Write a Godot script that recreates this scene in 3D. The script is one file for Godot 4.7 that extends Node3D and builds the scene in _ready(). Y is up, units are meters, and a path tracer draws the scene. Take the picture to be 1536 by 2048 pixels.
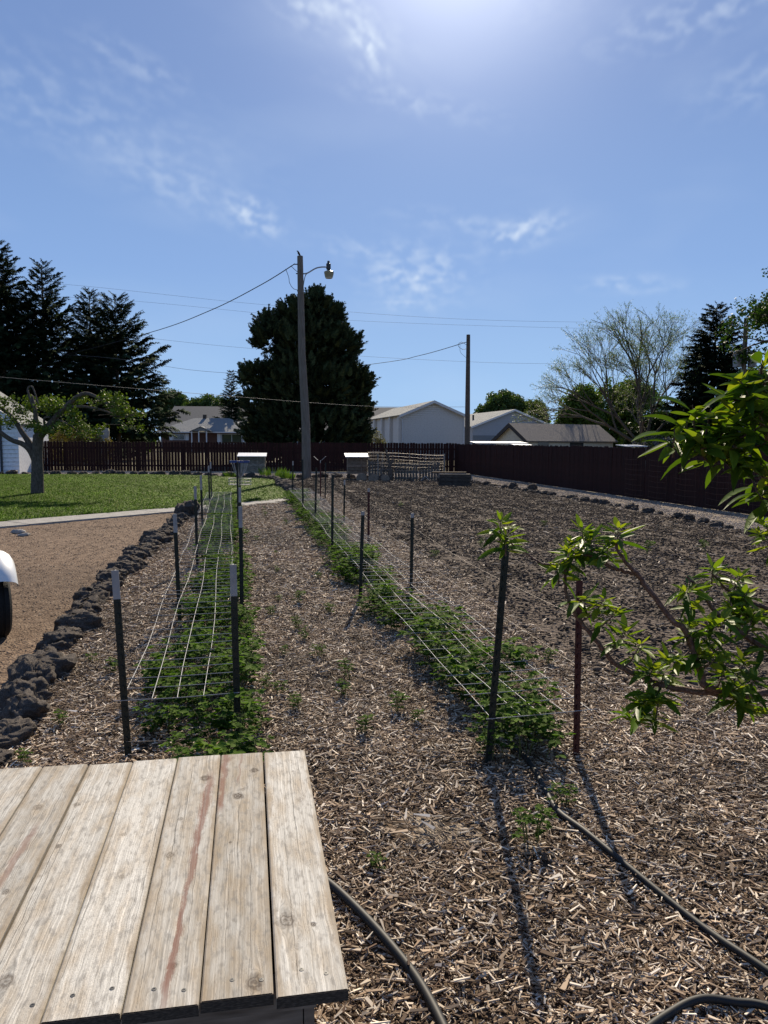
extends Node3D
# A backyard garden bed in spring: trellised berry rows, mulch, lawn, fences, trees and houses behind.

class MB:
	var v := PackedVector3Array()
	var n := PackedVector3Array()
	var u := PackedVector2Array()
	var c := PackedColorArray()
	var col := Color(1, 1, 1)
	func vert(p: Vector3, nn: Vector3, uv := Vector2.ZERO) -> void:
		v.append(p); n.append(nn); u.append(uv); c.append(col)
	func tri(a: Vector3, b: Vector3, d: Vector3, na: Vector3, nb: Vector3, nd: Vector3, ua := Vector2.ZERO, ub := Vector2.ZERO, ud := Vector2.ZERO) -> void:
		var g := (d - a).cross(b - a)
		vert(a, na, ua)
		if g.dot(na + nb + nd) >= 0.0:
			vert(b, nb, ub); vert(d, nd, ud)
		else:
			vert(d, nd, ud); vert(b, nb, ub)
	func flat(a: Vector3, b: Vector3, d: Vector3, away := Vector3.ZERO) -> void:
		var g := (d - a).cross(b - a).normalized()
		if g.dot((a + b + d) / 3.0 - away) < 0.0 and away != Vector3.ZERO:
			g = -g
		tri(a, b, d, g, g, g)
	func quad(a: Vector3, b: Vector3, d: Vector3, e: Vector3, nn: Vector3, uv := Rect2(0, 0, 1, 1)) -> void:
		var p := uv.position
		var q := uv.end
		tri(a, b, d, nn, nn, nn, p, Vector2(q.x, p.y), q)
		tri(a, d, e, nn, nn, nn, p, q, Vector2(p.x, q.y))
	func hexa(p: Array) -> void:   # eight corners: bottom ring 0..3, top ring 4..7
		var mid := Vector3.ZERO
		for x in p:
			mid += x / 8.0
		for f in [[0, 1, 2, 3], [4, 5, 6, 7], [0, 1, 5, 4], [1, 2, 6, 5], [2, 3, 7, 6], [3, 0, 4, 7]]:
			var a: Vector3 = p[f[0]]
			var b: Vector3 = p[f[1]]
			var d: Vector3 = p[f[2]]
			var e: Vector3 = p[f[3]]
			var g := (d - a).cross(e - b).normalized()
			if g.dot((a + b + d + e) / 4.0 - mid) < 0.0:
				g = -g
			quad(a, b, d, e, g)
	func box(at: Vector3, s: Vector3, b := Basis.IDENTITY) -> void:
		var h := s / 2.0
		var p := []
		for y in [-h.y, h.y]:
			for k in [[-1, -1], [1, -1], [1, 1], [-1, 1]]:
				p.append(at + b * Vector3(h.x * k[0], y, h.z * k[1]))
		hexa(p)
	func bevel_box(at: Vector3, s: Vector3, r: float, b := Basis.IDENTITY) -> void:
		# a box with its four long top and bottom edges chamfered (profile swept along z)
		var hx := s.x / 2.0
		var hy := s.y / 2.0
		var hz := s.z / 2.0
		var prof := [Vector2(-hx, -hy + r), Vector2(-hx, hy - r), Vector2(-hx + r, hy), Vector2(hx - r, hy), Vector2(hx, hy - r), Vector2(hx, -hy + r), Vector2(hx - r, -hy), Vector2(-hx + r, -hy)]
		for k in 8:
			var p: Vector2 = prof[k]
			var q: Vector2 = prof[(k + 1) % 8]
			var m := (p + q).normalized()
			var nn: Vector3 = b * Vector3(m.x if absf(p.x - q.x) < 1e-6 or absf(p.y - q.y) > 1e-6 else 0.0, m.y if absf(p.y - q.y) < 1e-6 or absf(p.x - q.x) > 1e-6 else 0.0, 0).normalized()
			var t := Vector2(q.y - p.y, p.x - q.x).normalized()
			if t.dot(p + q) < 0.0:
				t = -t
			nn = b * Vector3(t.x, t.y, 0)
			quad(at + b * Vector3(p.x, p.y, -hz), at + b * Vector3(q.x, q.y, -hz), at + b * Vector3(q.x, q.y, hz), at + b * Vector3(p.x, p.y, hz), nn)
		for z in [-hz, hz]:
			for k in range(1, 7):
				var nz := b * Vector3(0, 0, signf(z))
				tri(at + b * Vector3(prof[0].x, prof[0].y, z), at + b * Vector3(prof[k].x, prof[k].y, z), at + b * Vector3(prof[k + 1].x, prof[k + 1].y, z), nz, nz, nz)
	func tube(pts: Array, rad: Array, sides := 6, cap := true) -> void:
		var rings := []
		var norms := []
		var t0 := Vector3.ZERO
		var side := Vector3.RIGHT
		var along := 0.0
		var ls := []
		for k in pts.size():
			var t: Vector3 = (pts[mini(k + 1, pts.size() - 1)] - pts[maxi(k - 1, 0)]).normalized()
			if k == 0:
				side = t.cross(Vector3.UP if absf(t.y) < 0.9 else Vector3.RIGHT).normalized()
			else:
				side = (side - t * side.dot(t)).normalized()
				along += pts[k].distance_to(pts[k - 1])
			ls.append(along)
			t0 = t
			var up := t.cross(side)
			var ring := []
			var rn := []
			for s in sides:
				var a := TAU * s / sides
				var d := side * cos(a) + up * sin(a)
				rn.append(d)
				ring.append(pts[k] + d * float(rad[mini(k, rad.size() - 1)]))
			rings.append(ring); norms.append(rn)
		for k in pts.size() - 1:
			for s in sides:
				var s1 := (s + 1) % sides
				var ua := float(s) / sides
				var ub := float(s + 1) / sides
				tri(rings[k][s], rings[k][s1], rings[k + 1][s1], norms[k][s], norms[k][s1], norms[k + 1][s1], Vector2(ua, ls[k]), Vector2(ub, ls[k]), Vector2(ub, ls[k + 1]))
				tri(rings[k][s], rings[k + 1][s1], rings[k + 1][s], norms[k][s], norms[k + 1][s1], norms[k + 1][s], Vector2(ua, ls[k]), Vector2(ub, ls[k + 1]), Vector2(ua, ls[k + 1]))
		if cap:
			for e in [0, pts.size() - 1]:
				var nn: Vector3 = (pts[e] - pts[1 if e == 0 else e - 1]).normalized()
				for s in sides:
					tri(pts[e], rings[e][s], rings[e][(s + 1) % sides], nn, nn, nn)
	func lathe(at: Vector3, prof: Array, sides := 14, basis := Basis.IDENTITY) -> void:   # prof: [radius, y]
		for k in prof.size() - 1:
			var p := Vector2(prof[k][0], prof[k][1])
			var q := Vector2(prof[k + 1][0], prof[k + 1][1])
			var m := Vector2(q.y - p.y, p.x - q.x).normalized()
			for s in sides:
				var a := TAU * s / sides
				var b := TAU * (s + 1) / sides
				var da := basis * Vector3(cos(a), 0, sin(a))
				var db := basis * Vector3(cos(b), 0, sin(b))
				var up := basis * Vector3.UP
				var na := da * m.x + up * m.y
				var nb := db * m.x + up * m.y
				var p0 := at + da * p.x + up * p.y
				var p1 := at + db * p.x + up * p.y
				var q0 := at + da * q.x + up * q.y
				var q1 := at + db * q.x + up * q.y
				if p.x > 0.0:
					tri(p0, p1, q1, na, nb, nb)
				if q.x > 0.0:
					tri(p0, q1, q0, na, nb, na)
	func mesh(m: Material = null) -> ArrayMesh:
		var a := []
		a.resize(Mesh.ARRAY_MAX)
		a[Mesh.ARRAY_VERTEX] = v
		a[Mesh.ARRAY_NORMAL] = n
		a[Mesh.ARRAY_TEX_UV] = u
		a[Mesh.ARRAY_COLOR] = c
		var r := ArrayMesh.new()
		r.add_surface_from_arrays(Mesh.PRIMITIVE_TRIANGLES, a)
		if m:
			r.surface_set_material(0, m)
		return r

var rng := RandomNumberGenerator.new()
var bumps := FastNoiseLite.new()
var patches := FastNoiseLite.new()
var taken := {}
var M := {}
const FWD := Vector3(-0.194, 0, -0.981)     # the garden's own axis: bed rows, fences and buildings follow it
const RGT := Vector3(0.981, 0, -0.194)

# ---------------------------------------------------------------- naming helpers
func numbered(called: String) -> String:
	taken[called] = taken.get(called, -1) + 1
	return called if taken[called] == 0 else "%s_%03d" % [called, taken[called]]
func tag(o: Node, label: String, category: String, group := "") -> Node:
	o.set_meta("label", label); o.set_meta("category", category)
	if group:
		o.set_meta("group", group)
	return o
func thing(called: String, label: String, category: String, at := Vector3.ZERO, turn := 0.0, group := "") -> Node3D:
	var o := Node3D.new()
	o.name = numbered(called)
	add_child(o)
	o.position = at; o.rotation.y = turn
	tag(o, label, category, group)
	return o
func part(called: String, mb: MB, m: Material, parent: Node, at := Vector3.ZERO) -> MeshInstance3D:
	return put(called, mb.mesh(m), parent, at)
func put(called: String, me: Mesh, parent: Node, at := Vector3.ZERO) -> MeshInstance3D:
	var o := MeshInstance3D.new()
	o.mesh = me
	o.name = called if parent != self else numbered(called)
	parent.add_child(o, true)
	o.position = at
	return o
func struct(called: String, mb: MB, m: Material) -> MeshInstance3D:
	var o := part(called, mb, m, self)
	o.set_meta("kind", "structure")
	return o
func copy(o: Node3D, at: Vector3, turn := 0.0, label := "") -> Node3D:
	var base: String = o.name
	if base.length() > 4 and base[base.length() - 4] == "_" and base.right(3).is_valid_int():
		base = base.left(base.length() - 4)
	var r: Node3D = o.duplicate()
	r.name = numbered(base)
	add_child(r)
	r.position = at; r.rotation = Vector3(0, turn, 0)
	if label:
		r.set_meta("label", label)
	return r
func many(called: String, me: Mesh, places: Array, parent: Node, stuff := true) -> MultiMeshInstance3D:
	var mm := MultiMesh.new()
	mm.transform_format = MultiMesh.TRANSFORM_3D
	mm.use_colors = true
	mm.mesh = me
	mm.instance_count = places.size()
	for k in places.size():
		mm.set_instance_transform(k, places[k][0])
		mm.set_instance_color(k, places[k][1])
	var o := MultiMeshInstance3D.new()
	o.multimesh = mm
	o.name = called if parent != self else numbered(called)
	parent.add_child(o, true)
	if stuff:
		o.set_meta("kind", "stuff")
	return o

# ---------------------------------------------------------------- material helpers
func lin(r: float, g: float, b: float) -> Color:
	return Color(r, g, b).linear_to_srgb()
func mat(c: Color, rough := 0.8, metal := 0.0) -> StandardMaterial3D:   # c is a linear base colour
	var m := StandardMaterial3D.new()
	m.albedo_color = c.linear_to_srgb()
	m.roughness = rough
	m.metallic = metal
	m.metallic_specular = 0.4
	return m
func noise(freq: float, oct := 5, s := 1, kind := FastNoiseLite.TYPE_SIMPLEX_SMOOTH) -> FastNoiseLite:
	var f := FastNoiseLite.new()
	f.noise_type = kind
	f.frequency = freq
	f.fractal_octaves = oct
	f.seed = s
	return f
func ntex(freq: float, cols: Array, oct := 5, s := 1, size := 512) -> NoiseTexture2D:
	var t := NoiseTexture2D.new()
	t.width = size; t.height = size
	t.seamless = true
	t.noise = noise(freq, oct, s)
	var g := Gradient.new()
	var offs := PackedFloat32Array()
	var cc := PackedColorArray()
	for k in cols.size():
		offs.append(float(k) / (cols.size() - 1))
		cc.append((cols[k] as Color).linear_to_srgb())
	g.offsets = offs
	g.colors = cc
	t.color_ramp = g
	return t
func nbump(freq: float, strength := 6.0, oct := 5, s := 3, size := 512, kind := FastNoiseLite.TYPE_SIMPLEX_SMOOTH) -> NoiseTexture2D:
	var t := NoiseTexture2D.new()
	t.width = size; t.height = size
	t.seamless = true
	t.as_normal_map = true
	t.bump_strength = strength
	t.noise = noise(freq, oct, s, kind)
	return t
func tri_mat(tex: Texture2D, scale: Vector3, rough := 0.9, bump: Texture2D = null, depth := 1.0, world := true) -> StandardMaterial3D:
	var m := StandardMaterial3D.new()
	m.albedo_texture = tex
	m.uv1_triplanar = true
	m.uv1_world_triplanar = world
	m.uv1_scale = scale
	m.roughness = rough
	m.metallic_specular = 0.3
	m.vertex_color_use_as_albedo = true
	if bump:
		m.normal_enabled = true
		m.normal_texture = bump
		m.normal_scale = depth
	return m
func leafy(c: Color, through: Color, rough := 0.5) -> StandardMaterial3D:
	var m := mat(c, rough)
	m.vertex_color_use_as_albedo = true
	m.cull_mode = BaseMaterial3D.CULL_DISABLED
	m.backlight_enabled = true
	m.backlight = through
	m.metallic_specular = 0.25
	return m
func painted(c: Color, rough := 0.6) -> StandardMaterial3D:   # colour with a faint mottling of wear
	var m := tri_mat(ntex(0.02, [Color(0.72, 0.72, 0.72), Color(0.95, 0.95, 0.95), Color(1, 1, 1)], 6, 11), Vector3(0.6, 0.6, 0.6), rough, null, 1.0, false)
	m.albedo_color = c.linear_to_srgb()
	return m

func make_materials() -> void:
	var k := Color(1, 1, 1)
	M.chip = mat(k, 0.85); M.chip.vertex_color_use_as_albedo = true
	M.clod = tri_mat(ntex(0.03, [Color(0.5, 0.5, 0.5), Color(1, 1, 1)], 5, 2, 256), Vector3(9, 9, 9), 0.95, nbump(0.04, 5.0, 4, 3, 256), 1.0, false)
	M.mulch = tri_mat(ntex(0.02, [Color(0.016, 0.0105, 0.007), Color(0.045, 0.03, 0.019), Color(0.10, 0.068, 0.042), Color(0.19, 0.132, 0.084)], 6, 5, 1024), Vector3(0.9, 0.9, 0.9), 0.95, nbump(0.05, 10.0, 5, 4), 1.0)
	M.soil = tri_mat(ntex(0.02, [Color(0.04, 0.029, 0.022), Color(0.072, 0.053, 0.041), Color(0.105, 0.08, 0.062), Color(0.17, 0.132, 0.105)], 7, 6, 1024), Vector3(0.5, 0.5, 0.5), 0.95, nbump(0.06, 10.0, 5, 7), 1.0)
	M.drive = tri_mat(ntex(0.015, [Color(0.085, 0.056, 0.038), Color(0.15, 0.10, 0.066), Color(0.2, 0.14, 0.095), Color(0.28, 0.205, 0.145)], 8, 8, 1024), Vector3(0.35, 0.35, 0.35), 0.95, nbump(0.09, 9.0, 5, 9, 1024), 1.0)
	M.lawn = tri_mat(ntex(0.02, [Color(0.02, 0.035, 0.008), Color(0.04, 0.075, 0.014), Color(0.06, 0.10, 0.02)], 6, 10), Vector3(0.4, 0.4, 0.4), 0.9)
	M.earth = tri_mat(ntex(0.01, [Color(0.08, 0.07, 0.035), Color(0.13, 0.11, 0.06), Color(0.18, 0.15, 0.10)], 6, 12), Vector3(0.2, 0.2, 0.2), 0.95)
	M.gravel = tri_mat(ntex(0.05, [Color(0.13, 0.1, 0.077), Color(0.23, 0.185, 0.145), Color(0.32, 0.265, 0.215)], 5, 13), Vector3(1.3, 1.3, 1.3), 0.95, nbump(0.08, 9.0, 4, 14), 1.0)
	M.pebble = mat(k, 0.8); M.pebble.vertex_color_use_as_albedo = true
	M.concrete = tri_mat(ntex(0.02, [Color(0.22, 0.21, 0.19), Color(0.31, 0.295, 0.27), Color(0.37, 0.355, 0.33)], 7, 15), Vector3(0.5, 0.5, 0.5), 0.9, nbump(0.15, 3.0, 4, 16), 1.0)
	M.rock = tri_mat(ntex(0.03, [Color(0.022, 0.018, 0.016), Color(0.066, 0.055, 0.048), Color(0.13, 0.11, 0.093), Color(0.24, 0.205, 0.17)], 6, 17), Vector3(1.1, 1.1, 1.1), 0.92, nbump(0.06, 26.0, 3, 18, 512, FastNoiseLite.TYPE_CELLULAR), 1.6, false)
	M.bark = tri_mat(ntex(0.02, [Color(0.05, 0.04, 0.032), Color(0.11, 0.09, 0.072), Color(0.18, 0.15, 0.125)], 6, 19), Vector3(2.2, 0.6, 2.2), 0.95, nbump(0.05, 10.0, 5, 20), 1.2, false)
	M.peach_bark = tri_mat(ntex(0.03, [Color(0.06, 0.03, 0.02), Color(0.12, 0.065, 0.045), Color(0.22, 0.15, 0.12)], 5, 21, 256), Vector3(7, 7, 7), 0.6, nbump(0.05, 5.0, 4, 22, 256), 1.0, false)
	M.pole = tri_mat(ntex(0.02, [Color(0.09, 0.075, 0.06), Color(0.17, 0.145, 0.12), Color(0.25, 0.215, 0.18)], 6, 23), Vector3(3.0, 0.12, 3.0), 0.9, nbump(0.05, 8.0, 4, 24), 1.0, false)
	M.fence = tri_mat(ntex(0.02, [Color(0.014, 0.0048, 0.004), Color(0.027, 0.009, 0.0075), Color(0.05, 0.018, 0.014)], 6, 25), Vector3(2.5, 0.3, 2.5), 0.75, nbump(0.05, 4.0, 4, 26), 1.0, false)
	M.old_wood = tri_mat(ntex(0.02, [Color(0.12, 0.108, 0.092), Color(0.26, 0.235, 0.2), Color(0.38, 0.35, 0.305)], 6, 27), Vector3(0.5, 3.0, 3.0), 0.9, nbump(0.05, 6.0, 4, 28), 1.0, false)
	M.brown_wood = tri_mat(ntex(0.02, [Color(0.10, 0.075, 0.055), Color(0.21, 0.16, 0.12), Color(0.30, 0.24, 0.19)], 6, 29), Vector3(0.5, 3.0, 3.0), 0.9, null, 1.0, false)
	M.tie = tri_mat(ntex(0.02, [Color(0.03, 0.025, 0.02), Color(0.07, 0.06, 0.05), Color(0.14, 0.12, 0.1)], 6, 30), Vector3(0.5, 3.0, 3.0), 0.95, nbump(0.05, 9.0, 4, 31), 1.0, false)
	M.end_grain = tri_mat(ntex(0.05, [Color(0.025, 0.02, 0.015), Color(0.06, 0.046, 0.034), Color(0.13, 0.10, 0.075)], 6, 47), Vector3(3, 12, 3), 0.95, null, 1.0, false)
	M.white = painted(Color(0.72, 0.73, 0.74), 0.5)
	M.white_lid = painted(Color(0.78, 0.78, 0.78), 0.35)
	M.siding = painted(Color(0.66, 0.63, 0.59), 0.6)
	M.grey_siding = painted(Color(0.36, 0.37, 0.39), 0.6)
	M.dark_siding = painted(Color(0.20, 0.21, 0.22), 0.6)
	M.cream = painted(Color(0.62, 0.55, 0.42), 0.7)
	M.trim = painted(Color(0.66, 0.66, 0.66), 0.5)
	M.dark_trim = mat(Color(0.05, 0.042, 0.038), 0.7)
	M.brick = tri_mat(ntex(0.06, [Color(0.07, 0.035, 0.027), Color(0.12, 0.06, 0.045), Color(0.17, 0.1, 0.075)], 4, 33), Vector3(0.7, 1.5, 0.7), 0.9)
	M.grey_roof = tri_mat(ntex(0.05, [Color(0.14, 0.145, 0.14), Color(0.2, 0.205, 0.2), Color(0.26, 0.265, 0.26)], 6, 34), Vector3(0.25, 0.8, 0.8), 0.9, nbump(0.1, 4.0, 3, 35), 1.0)
	M.brown_roof = tri_mat(ntex(0.05, [Color(0.09, 0.078, 0.07), Color(0.17, 0.15, 0.135), Color(0.24, 0.215, 0.19)], 6, 36), Vector3(0.4, 1.8, 1.8), 0.9, nbump(0.1, 4.0, 3, 35), 1.0)
	M.barn_roof = tri_mat(ntex(0.03, [Color(0.06, 0.064, 0.068), Color(0.085, 0.09, 0.095), Color(0.11, 0.115, 0.12)], 6, 37), Vector3(0.1, 0.3, 0.3), 0.85)
	M.glass = mat(Color(0.03, 0.035, 0.04), 0.08); M.glass.metallic_specular = 0.7
	M.green_post = mat(Color(0.008, 0.014, 0.012), 0.5)
	M.red_post = mat(Color(0.045, 0.010, 0.009), 0.55)
	M.white_tip = painted(Color(0.29, 0.29, 0.295), 0.6)
	M.wire = mat(Color(0.27, 0.275, 0.28), 0.6, 0.35)
	M.rust_wire = mat(Color(0.22, 0.19, 0.165), 0.6, 0.5)
	M.net_wire = mat(Color(0.13, 0.075, 0.05), 0.7, 0.2)
	M.cable = mat(Color(0.02, 0.02, 0.022), 0.6)
	M.grey_cable = mat(Color(0.12, 0.12, 0.125), 0.6)
	M.hose = mat(Color(0.011, 0.0115, 0.012), 0.6)
	M.steel = mat(Color(0.3, 0.31, 0.32), 0.5, 0.6)
	M.dark_steel = mat(Color(0.05, 0.052, 0.055), 0.5, 0.4)
	M.blue = mat(Color(0.02, 0.045, 0.16), 0.5)
	M.rubber = tri_mat(ntex(0.04, [Color(0.008, 0.008, 0.008), Color(0.016, 0.016, 0.016)], 4, 39, 256), Vector3(4, 4, 4), 0.7, nbump(0.06, 3.0, 3, 40, 256), 1.0, false)
	M.car_paint = mat(Color(0.6, 0.61, 0.61), 0.3); M.car_paint.clearcoat_enabled = true; M.car_paint.clearcoat = 0.8
	M.black = mat(Color(0.012, 0.012, 0.013), 0.6)
	M.lens = mat(Color(0.55, 0.52, 0.42), 0.3)
	M.lamp_cap = mat(Color(0.28, 0.25, 0.16), 0.4)
	M.spruce = leafy(k, Color(0.06, 0.06, 0.05), 0.8); M.spruce.metallic_specular = 0.08
	M.leaf = leafy(k, Color(0.75, 0.8, 0.4), 0.55)
	M.berry = leafy(k, Color(0.85, 0.95, 0.45), 0.7); M.berry.metallic_specular = 0.12
	M.peach = leafy(k, Color(1.0, 1.0, 0.5), 0.45); M.peach.metallic_specular = 0.3
	M.grass = leafy(k, Color(0.7, 0.8, 0.4), 0.6)
	M.stem = mat(Color(0.10, 0.12, 0.035), 0.7)

# ---------------------------------------------------------------- sky
func blend(stops: Array, x: float) -> Vector3:
	for k in range(1, stops.size()):
		if x <= stops[k][0]:
			var t: float = (x - stops[k - 1][0]) / (stops[k][0] - stops[k - 1][0])
			return (stops[k - 1][1] as Vector3).lerp(stops[k][1], clampf(t, 0, 1))
	return stops[-1][1]
func make_sky() -> ImageTexture:
	var w := 2048
	var h := 1024
	var sun_az := 5.0
	var sun_el := 34.2
	var sd := Vector3(sin(deg_to_rad(sun_az)) * cos(deg_to_rad(sun_el)), sin(deg_to_rad(sun_el)), -cos(deg_to_rad(sun_az)) * cos(deg_to_rad(sun_el)))
	var grad := [[0.0, Vector3(0.39, 0.59, 0.84)], [4.0, Vector3(0.335, 0.535, 0.83)], [12.0, Vector3(0.235, 0.395, 0.715)], [24.0, Vector3(0.165, 0.28, 0.56)], [40.0, Vector3(0.12, 0.21, 0.455)], [90.0, Vector3(0.10, 0.18, 0.41)]]
	# cirrus: [azimuth, elevation, half length, half width (degrees), tilt (degrees), density]
	var cirrus := [
		[-5.0, 29.5, 4.6, 1.1, -32.0, 0.55], [-1.3, 26.2, 1.5, 0.9, -50.0, 0.75], [-5.8, 28.8, 2.0, 1.3, -30.0, 0.6], [-10.5, 33.0, 4.5, 1.2, -35.0, 0.3],
		[2.2, 23.0, 4.5, 0.7, -12.0, 0.25], [-22.0, 21.0, 9.0, 2.2, -14.0, 0.15], [-15.0, 17.3, 4.5, 1.2, -18.0, 0.22], [-9.6, 15.7, 1.6, 0.9, -25.0, 0.75],
		[9.8, 14.6, 2.2, 0.75, 16.0, 0.8], [6.0, 15.4, 4.5, 0.6, -8.0, 0.22], [2.2, 12.0, 2.9, 1.7, 0.0, 0.62], [1.7, 9.9, 1.7, 0.35, -3.0, 0.55], [-2.5, 13.6, 2.5, 0.6, -12.0, 0.2],
		[18.0, 29.8, 1.4, 0.9, -55.0, 0.6], [21.5, 26.5, 5.0, 1.2, 8.0, 0.3], [26.0, 22.5, 3.5, 1.4, 10.0, 0.2], [17.6, 10.9, 2.4, 0.5, -4.0, 0.4], [12.0, 29.0, 4.0, 1.5, 10.0, 0.14],
		[-17.5, 24.0, 3.0, 0.9, -20.0, 0.2], [60.0, 25.0, 14.0, 3.0, -12.0, 0.3], [110.0, 32.0, 16.0, 3.5, 15.0, 0.3], [165.0, 24.0, 18.0, 3.0, -8.0, 0.3], [-70.0, 28.0, 15.0, 3.0, 10.0, 0.3], [-125.0, 22.0, 16.0, 3.0, -14.0, 0.3]]
	var wisp := noise(0.11, 5, 71)
	wisp.domain_warp_enabled = true
	wisp.domain_warp_amplitude = 9.0
	wisp.domain_warp_frequency = 0.06
	var veil := noise(0.035, 4, 72)
	var data := PackedFloat32Array()
	data.resize(w * h * 3)
	for y in h:
		var el := 90.0 - (y + 0.5) * 180.0 / h
		var base := blend(grad, maxf(el, 0.0))
		if el < -1.0:
			base = Vector3(0.2, 0.19, 0.17)
		var ce := cos(deg_to_rad(el))
		var se := sin(deg_to_rad(el))
		var here := cirrus.filter(func(q): return absf(el - q[1]) < q[2] * 2.6)
		for x in w:
			var c := base
			if el >= -1.0:
				var az := (x + 0.5) * 360.0 / w
				if az > 180.0:
					az -= 360.0
				var ar := deg_to_rad(az)
				var dd := sin(ar) * ce * sd.x + se * sd.y + (-cos(ar) * ce) * sd.z
				var th := rad_to_deg(acos(clampf(dd, -1, 1)))
				c += Vector3(0.26, 0.245, 0.24) * exp(-th / 11.5) + Vector3(0.62, 0.61, 0.6) * exp(-th * th / 60.0)
				if el > 3.0 and el < 60.0:
					var cloud := 0.0
					for s in here:
						var dx: float = (az - s[0]) * ce
						var dy: float = el - s[1]
						if absf(dx) < s[2] * 2.6 and absf(dy) < s[2] * 2.6:
							var a := deg_to_rad(s[4])
							var p: float = (dx * cos(a) + dy * sin(a)) / s[2]
							var q: float = (-dx * sin(a) + dy * cos(a)) / s[3]
							var r2 := p * p + q * q
							if r2 < 6.5:
								var wn := wisp.get_noise_2d((dx * cos(a) + dy * sin(a)) * 5.0 + s[0] * 7.0, (-dx * sin(a) + dy * cos(a)) * 11.0 + s[1] * 13.0)
								cloud += s[5] * exp(-r2 * 0.9) * clampf(0.42 + wn * 2.4, 0.0, 1.7)
					var ve := veil.get_noise_2d(az * ce * 1.3 + el * 0.5, el * 3.2)
					cloud += clampf(ve - 0.05, 0, 1) * 0.16
					# a thin short contrail
					var ct := Vector2(az - -2.3, el - 14.2)
					var along := ct.dot(Vector2(0.82, -0.57))
					if absf(along) < 1.7 and absf(ct.dot(Vector2(0.57, 0.82))) < 0.10:
						cloud += 0.22 * (0.5 + along / 3.4)
					c = c.lerp(Vector3(0.66, 0.76, 0.90) + Vector3(0.2, 0.2, 0.2) * exp(-th / 12.0), clampf(cloud * 0.76, 0, 0.9))
			var i := (y * w + x) * 3
			data[i] = c.x; data[i + 1] = c.y; data[i + 2] = c.z
	var im := Image.create_from_data(w, h, false, Image.FORMAT_RGBF, data.to_byte_array())
	return ImageTexture.create_from_image(im)

# ---------------------------------------------------------------- ground
func hill(x: float, z: float, amp: float) -> float:
	if amp > 0.035:   # the tilled plot: low furrows along the garden's axis
		return 0.014 + 0.008 * sin((x * RGT.x + z * RGT.z) * 8.6 + 1.2 * bumps.get_noise_2d(x * 12.0, z * 12.0)) + 0.012 * bumps.get_noise_2d(x * 90.0, z * 90.0) + 0.008 * bumps.get_noise_2d(x * 330.0, z * 330.0)
	return amp * (0.5 + 0.5 * bumps.get_noise_2d(x * 60.0, z * 60.0)) + amp * 0.8 * (0.5 + 0.5 * bumps.get_noise_2d(x * 260.0 + 90.0, z * 260.0))
func sheet(called: String, poly: PackedVector2Array, cell: float, y0: float, amp: float, m: Material, tint := 0.25) -> void:
	var mb := MB.new()
	var lo := poly[0]
	var hi := poly[0]
	for p in poly:
		lo = lo.min(p); hi = hi.max(p)
	var nx := int(ceil((hi.x - lo.x) / cell))
	var nz := int(ceil((hi.y - lo.y) / cell))
	for j in nz:
		for i in nx:
			var x := lo.x + i * cell
			var z := lo.y + j * cell
			if not Geometry2D.is_point_in_polygon(Vector2(x + cell / 2, z + cell / 2), poly):
				continue
			var q := []
			var nn := []
			for k in [[0, 0], [1, 0], [1, 1], [0, 1]]:
				var px: float = x + k[0] * cell
				var pz: float = z + k[1] * cell
				var hh := hill(px, pz, amp)
				q.append(Vector3(px, y0 + hh, pz))
				nn.append(Vector3(hh - hill(px + cell, pz, amp), cell, hh - hill(px, pz + cell, amp)).normalized())
			var t := 1.0 + tint * patches.get_noise_2d(x * 9.0, z * 9.0)
			mb.col = Color(t, t, t)
			mb.tri(q[0], q[1], q[2], nn[0], nn[1], nn[2])
			mb.tri(q[0], q[2], q[3], nn[0], nn[2], nn[3])
	struct(called, mb, m)
func scatter(poly: PackedVector2Array, step: float, y0: float, amp: float, zmin: float, zmax: float, size := 1.0, vary := 0.3, tilt := 0.12) -> Array:
	var out := []
	var lo := poly[0]
	var hi := poly[0]
	for p in poly:
		lo = lo.min(p); hi = hi.max(p)
	var z := maxf(lo.y, zmin)
	while z < minf(hi.y, zmax):
		var x := lo.x
		while x < hi.x:
			var px := x + rng.randf_range(-0.5, 0.5) * step
			var pz := z + rng.randf_range(-0.5, 0.5) * step
			x += step
			if not Geometry2D.is_point_in_polygon(Vector2(px, pz), poly):
				continue
			if absf(px) > 1.6 + absf(pz) * 0.56 or pz > -1.0:
				continue
			if Vector2((px - 0.235) / 0.17, (pz + 3.12) / 0.2).length() < 1.0:   # the stump's place
				continue
			var b := Basis(Vector3(rng.randf_range(-1, 1), 0, rng.randf_range(-1, 1)).normalized(), rng.randf_range(-tilt, tilt)) * Basis(Vector3.UP, rng.randf() * TAU)
			b = b.scaled(Vector3.ONE * size * rng.randf_range(0.8, 1.25))
			var t := 1.0 + rng.randf_range(-vary, vary) + 0.35 * patches.get_noise_2d(px * 30.0, pz * 30.0)
			out.append([Transform3D(b, Vector3(px, y0 + hill(px, pz, amp), pz)), Color(t, t, t)])
		z += step
	return out
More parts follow.
